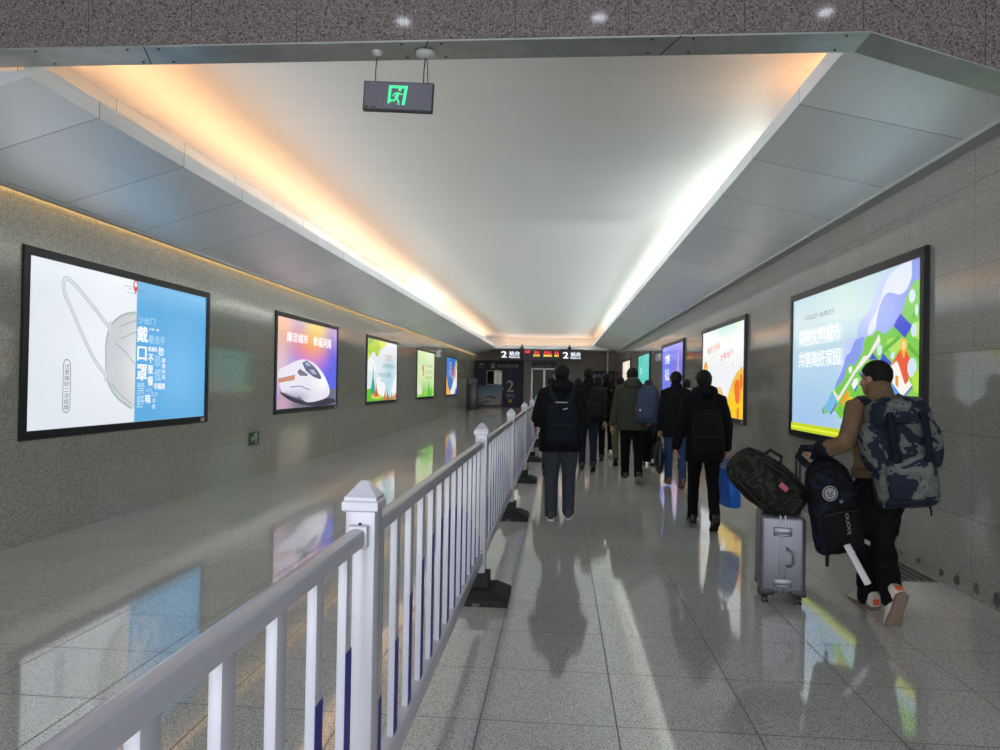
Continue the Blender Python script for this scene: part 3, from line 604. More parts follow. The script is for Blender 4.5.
pic(D, 'yellow_field', [c4([(216, 572), (250, 578), (326, 560), (326, 692), (150, 655), (120, 600)])], (248, 204, 36)); pic(D, 'red_tree', [spline(c4([(270, 470), (282, 440), (300, 440), (306, 520), (300, 580), (280, 580), (272, 520)]), 3), spline(c4([(306, 410), (318, 405), (322, 470), (308, 500)]), 3), spline(c4([(286, 620), (298, 612), (298, 684), (286, 682)]), 3)], (234, 116, 40)); pic(D, 'balloon', [spline(c4([(78, 400), (88, 330), (100, 330), (106, 380), (92, 398)]), 4)], (240, 152, 40)); pic(D, 'balloon_core', [spline(c4([(86, 392), (93, 358), (100, 372), (96, 390)]), 3)], (246, 214, 150))
SCR = glow((220, 112, 92), S, 'print_script')
for ch, x, y, hh in (('我', 105, 248, 40), ('们', 124, 238, 40), ('行', 145, 225, 44), ('动', 163, 215, 44), ('文', 184, 292, 40), ('明', 205, 280, 40), ('出', 226, 268, 40), ('行', 247, 252, 44)):
    a, b = c4([(x, y+hh*.75), (x+17, y-hh*.35)]); letters('lettering', ch, SCR, D, a[0], a[1], b[0]-a[0], b[1]-a[1], nz(), .02)
pic(D, 'gold_swoosh', stroke(spline(c4([(112, 330), (160, 285), (182, 292), (180, 340), (230, 330), (268, 288)]), 5, False), .018), (232, 216, 190)); pic(D, 'spark', [ell(*c4([(238, 182)])[0], .05, .03), ell(*c4([(285, 100)])[0], .06, .035), ell(*c4([(268, 335)])[0], .05, .04)], (240, 222, 140))
# --- right 3, 4, 5
ZK[0] = -.018
o, D, px, uv, w, h = poster('R', 18.78, 22.76, *ZR, 'violet blue poster with a pink tower and white lettering, right wall', lambda W, H: glow((112, 122, 226), S, 'print_violet', [(.9, -.3, .8, 1.0, (150, 140, 220)), (-1.0, .7, 1.5, .8, (124, 132, 232))]))
U = lambda pts: [uv(*p) for p in pts]
pic(D, 'tower', [spline(U([(.80, .05), (.82, .45), (.9, .75), (.86, .95), (.6, .95), (.66, .7), (.76, .45)]), 3)], (222, 176, 208)); pic(D, 'houses', [U([(.0, .78), (.12, .76), (.2, .8), (.2, 1), (0, 1)])], (240, 222, 190)); pic(D, 'blue_houses', [U([(.2, .82), (.3, .74), (.5, .84), (.6, 1), (.2, 1)])], (84, 150, 226))
letters('lettering', '文明', WHITE_P, D, *uv(.16, .30), w*.22, h*.16, nz(), .03); letters('lettering', '礼让', WHITE_P, D, *uv(.16, .58), w*.22, h*.2, nz(), .03); letters('lettering', '同心共建', WHITE_P, D, *uv(.06, .06), w*.16, h*.03, nz(), .0)
ZK[0] = -.018
o, D, px, uv, w, h = poster('R', 25.79, 29.64, *ZR, 'turquoise poster with white lettering and yellow green foot, right wall', lambda W, H: glow((92, 200, 186), S, 'print_turquoise', [(.6, .5, 1.4, .8, (104, 208, 196))]))
U = lambda pts: [uv(*p) for p in pts]
pic(D, 'meadow', [spline(U([(0, .8), (.15, .86), (.4, .95), (.5, 1), (0, 1)]), 3)], (186, 222, 60)); pic(D, 'skyline', [U([(.62, .98), (.66, .7), (.72, .56), (.8, .62), (.84, .74), (.95, .78), (.95, .98)])], (214, 204, 196)); pic(D, 'skyline_blue', [U([(.5, .98), (.55, .84), (.66, .8), (.7, .98)])], (120, 206, 226))
letters('lettering', '讲文明', WHITE_P, D, *uv(.2, .42), w*.16, h*.16, nz(), .03, True); letters('lettering', '树新风', WHITE_P, D, *uv(.2, .74), w*.16, h*.16, nz(), .03, True)
ZK[0] = -.018
o, D, px, uv, w, h = poster('R', 32.84, 36.90, *ZR, 'pale cream poster, farthest on the right wall', lambda W, H: glow((238, 226, 206), S, 'print_cream', [(0, .5, 1.6, .7, (244, 234, 220))]))
U = lambda pts: [uv(*p) for p in pts]
pic(D, 'lime_foot', [spline(U([(0, .84), (.2, .78), (.6, .9), (1, .86), (1, 1), (0, 1)]), 3)], (206, 216, 110)); letters('lettering', '文明乘车', glow((206, 190, 160), S, 'print_tan'), D, *uv(.2, .45), w*.6, h*.14, nz(), .01)
# ------------------------------------------------------------------ white crowd fence
MFEN = plain((200, 199, 209), .20, spec=.7, name='white_fence_plastic', var=.05, nscale=6)
MBLUE = plain((42, 46, 146), .5, name='blue_reflective_film', var=.1); MRUB = plain((22, 22, 24), .7, name='black_rubber', bmp=.2)
FX, FY0, FST = -.55, 2.09, 3.2
def fence_post(y, first=None):
    lab = 'white fence post with pyramid cap, ' + {-1: 'behind the camera end of the fence', 0: 'the tallest in view, nearest', 1: 'second from the near end', 2: 'third from the near end', 3: 'fourth from the near end', 4: 'fifth from the near end', 5: 'sixth from the near end, beside the walking crowd', 6: 'last of the row by the far people'}[round((y-FY0)/FST)]
    if first: return dup(first, (FX, y, FZ(y)), 0, lab)
    o = thing('fence_post', lab, 'post', (FX, y, FZ(y)), group='posts of the white fence')
    bm = B(); box(bm, (0, 0, .63), (.085, .085, 1.14), .006); obj('shaft', bm, MFEN, o, angle=.6)
    bm = B(); lv = [(.044, 1.165), (.051, 1.17), (.051, 1.192), (.046, 1.197), (.046, 1.206), (.040, 1.212), (.010, 1.248), (.002, 1.25)]
    rs = [[bm.verts.new((sx*r, sy*r, z)) for sx, sy in ((-1, -1), (1, -1), (1, 1), (-1, 1))] for r, z in lv]
    skin(bm, rs); obj('cap', bm, MFEN, o, smooth=False)
    bm = B(); cyl(bm, (.0, -.044, 1.13), (0, -.0405, 1.13), .006, 8); obj('screw', bm, MDK, o)
    return o
def fence_base(y, first=None):
    lab = 'black rubber block under the fence post, ' + {1: 'nearest one in view', 2: 'second from the near end', 3: 'third from the near end', 4: 'fourth from the near end', 5: 'fifth, beside the big man in black', 6: 'farthest one', 0: 'below the nearest tall post'}[round((y-FY0)/FST)]
    if first: return dup(first, (FX, y, FZ(y)), 0, lab)
    o = thing('rubber_weight', lab, 'fence foot', (FX, y, FZ(y)), group='rubber feet of the white fence')
    bm = B(); rs = [[bm.verts.new((sx*a, sy*b, z)) for sx, sy in ((-1, -1), (1, -1), (1, 1), (-1, 1))] for a, b, z in ((.215, .20, 0), (.215, .20, .045), (.205, .19, .055), (.12, .15, .098), (.11, .14, .10))]
    skin(bm, rs); obj('slab', bm, MRUB, o, smooth=False)
    bm = B()
    for s in (-1, 1): box(bm, (0, s*.064, .145), (.15, .026, .10), .005); box(bm, (s*.062, 0, .145), (.026, .10, .10), .005)
    obj('socket', bm, MRUB, o, smooth=False)
    bm = B(); box(bm, (.0, -.1985, .012), (.05, .01, .02), .003); obj('carry_notch', bm, plain((90, 90, 90), .6, name='worn_grey'), o, smooth=False)
    return o
NB = 13
def fence_panel(i, kind, proto=None):
    y0 = FY0 + i*FST
    lab = 'white railing, ' + {-1: 'nearest, running out of the picture bottom', 0: 'between the nearest tall post and the second', 1: 'between the second and third posts', 2: 'between the third and fourth posts', 3: 'between the fourth and fifth posts', 4: 'between the fifth and sixth posts, by the big man in black', 5: 'farthest one'}[i]
    if proto: return dup(proto, (FX, y0, FZ(y0)), None, lab)
    o = thing('crowd_fence', lab, 'fence', (FX, y0, FZ(y0)), group='white fence panels with blue film on the bars')
    L0, L1 = .045, FST-.045
    bm = B(); prism(bm, [(-.023, 1.080), (-.023, 1.110), (-.018, 1.120), (-.008, 1.124), (.008, 1.124), (.018, 1.120), (.023, 1.110), (.023, 1.080)], L0, L1, plane='xz'); obj('top_rail', bm, MFEN, o, angle=.7)
    bm = B(); box(bm, (0, FST/2, .30), (.05, L1-L0, .08), .006); obj('bottom_rail', bm, MFEN, o, angle=.6)
    for z in (1.10, .30):
        for y in (L0+.015, L1-.015):
            bm = B(); box(bm, (0, y, z), (.056, .03, .10 if z < 1 else .062), .004); obj('bracket', bm, MFEN, o, angle=.6)
    bar_me = film_me = None
    for k in range(NB):
        y = FST*(k+.75)/(NB+.5)
        t = (k+.5)/NB
        h = (.10+.46*math.sin(PI*min(1, t*.98+.04))**1.0) if kind == 'bell' else (.06+.44*t)
        if bar_me is None:
            bm = B(); box(bm, (0, 0, .71), (.024, .054, .76), .003); b = obj('baluster', bm, MFEN, o, angle=.6); bar_me = b.data
            bm = B(); box(bm, (0, 0, .53), (.033, .034, .385), .004)
            c = b
        else:
            c = bpy.data.objects.new('baluster', bar_me); COL.objects.link(c); c.parent = o
            bm.free() if False else None
        c.location = (0, y, 0)
        bm = B(); box(bm, (.0126, 0, .345+h/2), (.0016, .053, h)); obj('film', bm, MBLUE, c, smooth=False)
    return o
pn = fence_panel(-1, 'rise'); pb = fence_panel(0, 'bell')
for i in range(1, 6): fence_panel(i, 'bell', pb)
fp = fence_post(FY0)
for i in range(1, 7): fence_post(FY0+i*FST, fp)
fb = fence_base(FY0+FST)
for i in (0, 2, 3, 4, 5, 6): fence_base(FY0+i*FST, fb)

# ------------------------------------------------------------------ hanging exit sign under the beam
MSIGN = plain((98, 96, 108), .35, name='grey_sign_face', var=.08); MBLK = plain((20, 20, 22), .4, name='black_housing'); MWHT = plain((176, 176, 174), .45, name='white_mount')
GLG = glow((70, 235, 158), .9, 'green_pictogram')
o = thing('exit_sign', 'small grey hanging sign with a glowing green running man', 'exit sign', (-1.017, 4.47, 3.180)); o.rotation_euler = (0, .042, .03)
bm = B(); box(bm, (0, 0, .09), (.43, .035, .18), .004); obj('housing', bm, MBLK, o, smooth=False)
bm = B(); box(bm, (.0, -.0185, .0925), (.415, .003, .163), .001); face = obj('face', bm, MSIGN, o, smooth=False)
def sg(x, y): return ((x-190)/515*.43-.215, .18-(y-385-(x-190)*.05)/218*.18)
def flat_xz(name, polys, m, parent, y):
    bm = B()
    for p in polys:
        v = [bm.verts.new((x, y, z)) for x, z in p]
        for t in tessellate_polygon([[Vector((x, z, 0)) for x, z in p]]):
            try: bm.faces.new([v[i] for i in t])
            except ValueError: pass
    me = bpy.data.meshes.new(name); bm.to_mesh(me); bm.free(); me.materials.append(m)
    q = bpy.data.objects.new(name, me); COL.objects.link(q); q.parent = parent; return q
P = lambda pts: [sg(*p) for p in pts]
sq = lambda pts, w: stroke(P(pts), w)
hx, hz = sg(460, 457)
flat_xz('pictogram', [P([(378, 424), (518, 431), (516, 452), (398, 446), (394, 520), (372, 560)]), P([(518, 431), (500, 575), (478, 572), (494, 440)]), P([(390, 528), (412, 536), (372, 568)]), ell(hx, hz, .0105, .0105, 14)] +
        sq([(450, 480), (432, 526)], .020) + sq([(446, 480), (418, 488), (410, 506)], .008) + sq([(452, 482), (470, 494), (482, 488)], .008) + sq([(432, 522), (420, 540), (396, 534)], .011) + sq([(434, 522), (450, 536), (456, 560)], .011) + sq([(446, 566), (462, 568)], .006), GLG, face, -.0206)
bm = B(); box(bm, (sg(214, 556)[0], -.0206, .02), (.03, .001, .016)); box(bm, (sg(270, 556)[0], -.0206, .02), (.028, .001, .016)); obj('test_label', bm, plain((84, 62, 48), .5, name='brown_label'), face, smooth=False)
for sx, big in ((-.147, 0), (.150, 1)):
    bm = B()
    if big: tube(bm, [(sx, 0, .376), (sx, 0, .352), (sx, 0, .335)], [(.062, .05), (.058, .045), (.026, .02)], 20, round_=False)
    else: tube(bm, [(sx, 0, .376), (sx, 0, .350), (sx, 0, .335)], [(.036, .03), (.032, .026), (.012, .01)], 16, round_=False)
    obj('ceiling_mount', bm, MWHT, o)
    bm = B(); tube(bm, [(sx, 0, .34), (sx-.004, 0, .26), (sx-.002, 0, .18)], [.0035], 8)
    if big: tube(bm, [(sx+.01, .0, .34), (sx+.016, 0, .28), (sx+.024, 0, .18)], [.0028], 8)
    obj('hanging_rod', bm, MBLK, o)
# small exit sign low on the left wall
o = thing('wall_exit_sign', 'small dark square exit sign low on the left wall with green arrow', 'exit sign', (XL, 11.43, .60)); o.rotation_euler = (0, 0, PI/2)
bm = B(); box(bm, (0, -.012, 0), (.36, .024, .20), .004); obj('housing', bm, plain((54, 58, 56), .4, name='dark_sign_box'), o, smooth=False)
DG = glow((120, 170, 128), .28, 'dim_green_print')
flat_xz('arrow', [[(-.14, .0), (-.085, .055), (-.085, .022), (-.05, .022), (-.05, -.022), (-.085, -.022), (-.085, -.055)]], DG, o, -.0255)
flat_xz('pictogram', [[(-.02, .08), (.09, .08), (.09, -.08), (.06, -.08), (.06, .055), (.0, .055), (.0, -.01), (-.02, -.03)], ell(.028, .03, .014, .014, 10)] + stroke([(.03, .01), (.015, -.03), (.03, -.08)], .02), DG, o, -.0255)
# drain grating in the floor at the foot of the right wall
o = thing('floor_drain', 'dark slotted floor drain beside the right wall behind the man in brown', 'drain', (2.885, 6.75, 0))
bm = B(); box(bm, (0, 0, .0015), (.34, 1.0, .003)); obj('grate', bm, plain((104, 102, 98), .55, name='grey_grate'), o, smooth=False)
for k in range(5):
    bm = B(); box(bm, (-.13+.065*k, 0, .0034), (.022, .92, .001)); obj('slot', bm, MDK, o, smooth=False)

# ------------------------------------------------------------------ signs and things at the far end
SY = 40.1; SK = SY/32
WL = glow((238, 242, 255), .95, 'sign_white'); MLED = plain((30, 24, 18), .35, name='dark_display_glass')
LEDR, LEDY = glow((255, 40, 48), 1.3, 'led_red'), glow((255, 206, 70), 1.3, 'led_yellow')
def text_xz(name, s, m, parent, x, z, w, h, y, bold=.02):
    q = letters(name, s, m, parent, x, z, w, h, 0, bold); q.rotation_euler = (PI/2, 0, 0); q.location = (0, y, 0); return q
def hang(o, xs, z0):
    for x in xs:
        bm = B(); tube(bm, [(x, 0, z0-.02), (x, 0, z0+.16), (x, .10, z0+.20), (x, .24, z0+.20)], [.045], 10, ref=(1, 0, 0)); tube(bm, [(x, 0, z0+.09), (x, 0, z0)], [(.14, .12), (.05, .05)], 14, round_=False); obj('hanger', bm, MBLK, o)
for x0, x1, lab in ((-3.34, -2.06, 'black hanging platform two sign, left of the red display'), (-.02, 1.20, 'black hanging platform two sign, right of the red display')):
    o = thing('platform_sign', lab, 'sign', ((x0+x1)/2, SY, 2.80))
    w = x1-x0; bm = B(); box(bm, (0, 0, .32), (w, .16, .64), .01); obj('housing', bm, MBLK, o, smooth=False)
    text_xz('digit', '2', WL, o, -w*.38, .15, w*.24, .34, -.082, .03); text_xz('lettering', '站台', WL, o, -.05, .26, w*.44, .24, -.082, .03); text_xz('small_lettering', 'Platform', WL, o, -.05, .13, w*.44, .11, -.082, .02)
    hang(o, [.62 if x0 < -2 else -.12], .64)
o = thing('led_display', 'long dark display between the platform signs with red and yellow characters', 'display', (-1.04, SY, 2.82))
bm = B(); box(bm, (0, 0, .28), (2.0, .12, .56), .01); obj('housing', bm, MLED, o, smooth=False)
for s, x, w, z, h, m in (('检票', -.85, .27, .39, .14, LEDR), ('车次', -.37, .28, .35, .16, LEDR), ('D101', -.39, .33, .21, .11, LEDY), ('开往', .17, .38, .35, .16, LEDR), ('SHENZ', .15, .46, .21, .11, LEDY), ('正点', .74, .22, .34, .17, LEDR), ('10:2', .74, .23, .21, .11, LEDY)):
    text_xz('characters', s, m, o, x-.02, z, w, h, -.062, .04)
# duty booth
zf = FZ(42)
MNAVY = plain((20, 23, 52), .5, name='navy_panel', var=.05); PRN = plain((168, 168, 172), .5, name='pale_print')
o = thing('duty_booth', 'navy duty booth with a big number two and a train picture at the tunnel end', 'booth', (-3.44, 42.2, zf))
bm = B(); box(bm, (0, 0, 1.31), (2.66, .6, 2.62), .02); obj('shell', bm, MNAVY, o, smooth=False)
F = -.302
bm = B(); v = [bm.verts.new(p) for p in ((-1.31, F, .02), (.19, F, .02), (.19, F, 1.22), (-1.31, F, 1.22))]; bm.faces.new(v)
m, nt, b = nmat('train_photo_print'); sx = N(nt, 'ShaderNodeSeparateXYZ'); nt.links.new(coords(nt), sx.inputs[0])
nt.links.new(ramp(nt, math_(nt, 'DIVIDE', sx.outputs[2], 1.25), [(.0, lin((66, 64, 84))), (.25, lin((120, 112, 124))), (.45, lin((142, 150, 168))), (.7, lin((104, 142, 172))), (1.0, lin((52, 84, 124)))]), b.inputs['Base Color']); b.inputs['Roughness'].default_value = .35
pp = obj('train_picture', bm, m, o, smooth=False)
tr = spline([(-1.2, .30), (-.9, .42), (-.55, .52), (-.3, .56), (-.1, .48), (.08, .30), (.12, .2), (-.1, .14), (-.5, .12), (-.9, .2)], 4)
flat_xz('train', [tr], plain((158, 150, 158), .4, name='train_ink'), pp, F-.002); flat_xz('train_windscreen', [spline([(-.75, .50), (-.55, .62), (-.3, .60), (-.12, .47), (-.3, .46), (-.5, .52)], 3)], plain((40, 42, 60), .3, name='dark_glass_ink'), pp, F-.003); flat_xz('train_stripe', [spline([(-1.1, .26), (-.7, .34), (-.45, .3), (-.8, .24)], 3)], plain((70, 66, 84), .4, name='stripe_ink'), pp, F-.003)
bm = B()
for bx in ((-.255, 1.655, .86, .04), (-.255, 2.03, .86, .04)): pass
for c, s in (((-.26, F, 1.26), (.90, .04, .05)), ((-.26, F, 2.04), (.90, .04, .05)), ((-.685, F, 1.65), (.05, .04, .78)), ((.165, F, 1.65), (.05, .04, .78)), ((-.28, F, 1.65), (.03, .04, .78))): box(bm, c, s)
wf = obj('service_window', bm, plain((170, 166, 150), .4, name='pale_window_frame'), o, smooth=False)
bm = B(); box(bm, (-.48, F+.0, 1.65), (.37, .008, .75)); obj('dark_pane', bm, plain((16, 15, 14), .7, spec=.1, name='dark_window_glass'), wf, smooth=False)
bm = B(); box(bm, (-.06, F+.0, 1.65), (.41, .008, .75)); obj('lit_pane', bm, glow((120, 124, 104), .55, 'lit_booth_window', [(-.06, 0, .10, 10, (96, 70, 74))]), wf, smooth=False)
text_xz('digit', '2', PRN, o, .44, .86, .40, .66, F-.002, .03); text_xz('lettering', '站台', PRN, o, .42, .57, .48, .20, F-.002, .01); text_xz('heading', '站台值班室', PRN, o, -.10, 2.22, 1.20, .20, F-.002, .01)
flat_xz('emblem_box', [[(-.50, 2.18), (-.20, 2.18), (-.20, 2.48), (-.50, 2.48)]], plain((70, 76, 100), .4, name='grey_blue_ink'), o, F-.002); flat_xz('emblem_figure', [[(-.43, 2.2), (-.27, 2.2), (-.31, 2.34), (-.39, 2.34)], ell(-.35, 2.40, .04, .05, 12)], PRN, o, F-.003)
flat_xz('badge', [ell(-1.0, 2.40, .13, .07, 14), [(-1.16, 2.31), (-.84, 2.31), (-.9, 2.35), (-1.1, 2.35)]], plain((120, 122, 134), .4, name='badge_ink'), o, F-.002); flat_xz('small_caption', [[(-1.2, 2.19), (-.8, 2.19), (-.8, 2.22), (-1.2, 2.22)], [(.45, .50), (.85, .50), (.85, .515), (.45, .515)]], plain((120, 122, 134), .4, name='badge_ink'), o, F-.002); flat_xz('yellow_square', [[(.55, .26), (.76, .26), (.76, .44), (.55, .44)]], plain((190, 146, 52), .4, name='yellow_ink'), o, F-.002)
bm = B(); tube(bm, [(.24, F-.02, .95), (.24, F-.05, 1.0), (.24, F-.05, 1.1), (.24, F-.02, 1.15)], [.012], 8); obj('handle', bm, MRIM, o)
# kiosk
o = thing('ticket_kiosk', 'slim grey self-service machine beside the navy booth', 'kiosk', (-4.55, 38.6, FZ(38.6)))
bm = B(); box(bm, (0, 0, .80), (.46, .4, 1.60), .02); obj('cabinet', bm, m_alu('kiosk_steel', (84, 86, 86), .4), o, angle=.6)
bm = B(); box(bm, (0, -.202, 1.42), (.40, .012, .28), .004); obj('screen', bm, plain((16, 16, 18), .2, name='black_screen'), o, smooth=False)
bm = B(); box(bm, (.0, -.206, 1.34), (.2, .008, .06)); obj('slot', bm, plain((110, 70, 58), .4, name='brown_slot'), o, smooth=False)
bm = B()
for z in (1.18, .78): box(bm, (0, -.2005, z), (.44, .004, .012))
obj('seam', bm, MDK, o, smooth=False)
bm = B(); box(bm, (.24, .0, .80), (.03, .38, 1.58)); obj('side_panel', bm, MBLK, o, smooth=False)
# glass doors with a dark sign above
MST2 = m_alu('door_steel', (168, 170, 166), .35)
d = thing('sliding_glass_door', 'pale framed glass door at the end wall under a dark sign', 'door', (-.90, 42.40, zf))
bm = B()
for x in (-.70, .0, .70): box(bm, (x, 0, 1.12), (.09 if x else .12, .1, 2.24), .006)
for z in (2.20, .05): box(bm, (0, 0, z), (1.48, .1, .09), .006)
obj('frame', bm, MST2, d, smooth=False)
for x, nm in ((-.35, 'glass'), (.35, 'glass')):
    bm = B(); box(bm, (x, .02, 1.13), (.62, .012, 2.06)); obj(nm, bm, glow((44, 50, 46), .5, 'dim_lit_interior', [(-.35, 1.9, .5, .3, (84, 140, 104)), (-.45, 1.35, .25, .2, (120, 132, 152)), (.3, 1.95, .4, .3, (100, 120, 110))], .6), d, smooth=False)  # dim lit interior behind the door, painted into the panes as glow
o = thing('door_sign', 'dark sign board above the glass door', 'sign', (-.90, 42.36, 2.47)); bm = B(); box(bm, (0, 0, .16), (1.42, .1, .32), .008); obj('board', bm, MBLK, o, smooth=False)
text_xz('lettering', '出口 Exit', plain((120, 118, 110), .5, name='dull_print'), o, -.42, .09, .84, .13, -.052, .01)
# notice board, column, camera
o = thing('notice_board', 'navy board with pale characters on the end wall, behind the heads at right', 'notice board', (2.33, 42.455, 1.0)); bm = B(); box(bm, (0, 0, .68), (1.44, .08, 1.36), .01); obj('board', bm, MNAVY, o, smooth=False)
text_xz('lettering', '站台须知', PRN, o, -.56, .98, 1.14, .22, -.042, .01)
bm = B()
for k in range(4): box(bm, (-.06, -.041, .78-.14*k), (1.0-.2*(k % 2), .002, .035))
obj('text_line', bm, PRN, o, smooth=False)
o = thing('steel_pole', 'thin steel pole in front of the navy notice board', 'pole', (2.55, 40.6, FZ(40.6))); bm = B(); cyl(bm, (0, 0, 0), (0, 0, 3.17), .05, 20); obj('shaft', bm, MST2, o, angle=.8); bm = B(); cyl(bm, (0, 0, 0), (0, 0, .04), .10, 20); obj('foot_plate', bm, MST2, o, angle=.8)
o = thing('security_camera', 'dark dome camera under the ceiling edge right of the hanging signs', 'camera', (.72, 41.6, 3.375)); bm = B(); cyl(bm, (0, 0, 0), (0, 0, -.05), .10, 18); obj('mount', bm, MBLK, o, angle=.8); bm = B(); ball(bm, (0, 0, -.06), (.09, .09, .10)); obj('dome', bm, plain((12, 12, 14), .1, name='smoked_dome'), o)
# ------------------------------------------------------------------ people
def skin_mat(rgb, name):
    m, nt, b = nmat(name); c = lin(rgb); v = coords(nt); t = tex(nt, 'ShaderNodeTexNoise', 18, v, Detail=3.0)
    nt.links.new(mixc(nt, t.outputs[0], tuple(x*.82 for x in c[:3])+(1,), tuple(min(1, x*1.15) for x in c[:3])+(1,)), b.inputs['Base Color'])
    b.inputs['Roughness'].default_value = .5; b.inputs['Subsurface Weight'].default_value = .08; b.inputs['Subsurface Radius'].default_value = (.01, .004, .002); return m
SKIN = skin_mat((172, 128, 104), 'skin'); SKIN2 = skin_mat((158, 116, 92), 'tanned_skin')
def hair_mat():
    m, nt, b = nmat('black_hair'); v = coords(nt); t = tex(nt, 'ShaderNodeTexNoise', 260, v, Detail=3.0)
    nt.links.new(mixc(nt, t.outputs[0], (.002, .002, .002, 1), (.009, .008, .007, 1)), b.inputs['Base Color']); b.inputs['Roughness'].default_value = .6; b.inputs['Specular IOR Level'].default_value = .25
    bump(nt, b, t.outputs[0], .8, .006); return m
HAIR = hair_mat(); EYE_M = plain((226, 222, 216), .2, name='eye_white'); SOLE_W, SOLE_D = plain((206, 204, 200), .6, name='white_rubber_sole'), plain((24, 24, 24), .7, name='dark_rubber_sole')
def rot(axis, deg): return Matrix.Rotation(R_(deg), 3, axis)
def ik(a, c, l1, l2, pole):
    a, c, pole = Vector(a), Vector(c), Vector(pole); d = c-a; L = d.length
    if L > (l1+l2)*.999: c = a+d*((l1+l2)*.999/L); d = c-a; L = d.length
    x = (l1*l1-l2*l2+L*L)/(2*L); h = math.sqrt(max(0, l1*l1-x*x)); u = d/L; p = pole-u*pole.dot(u); p.normalize()
    return a+u*x+p*h, c
def hand(bm, w, d, n, side, curl):
    """Palm, four unequal bent fingers and a thumb; d along the hand, n out of the palm, side -1 left / 1 right."""
    w, d, n = Vector(w), Vector(d).normalized(), Vector(n); n = (n-d*n.dot(d)).normalized(); s = d.cross(n).normalized()*(-side)   # s: towards the thumb
    tube(bm, [w-d*.03, w+d*.01, w+d*.05, w+d*.088], [(.024, .019), (.031, .016), (.040, .015), (.040, .012)], 12, ref=n.cross(d)*1.0 if False else n)
    for k, (o, L) in enumerate(((.031, .070), (.0105, .079), (-.0105, .074), (-.031, .058))):
        p = w+d*(.088-.004*abs(k-1))+s*o; dd = d.copy(); pts = [p-d*.012, p]; a = 0
        for seg, (f, cu) in enumerate(((.42, .8), (.33, 1.2), (.25, .8))):
            a += curl*cu*(1+.08*k); q = d*math.cos(a)+n*math.sin(a)+s*(o*.9 if curl < .5 else 0)*.6; p = p+q.normalized()*L*f; pts.append(p)
        tube(bm, pts, [.0092, .0090, .0082, .0076, .0064], 8, ref=s)
    t0 = w+d*.022+s*.026; t1 = t0+(d*.55+s*.65+n*.35).normalized()*.038; t2 = t1+(d*.8+s*.15+n*(.3+curl*.6)).normalized()*.030; t3 = t2+(d*.8-s*.15+n*(.3+curl)).normalized()*.024
    tube(bm, [w+d*.012+s*.010, t0, t1, t2, t3], [.013, .0125, .0105, .0095, .0075], 8, ref=n)
class Pose: pass
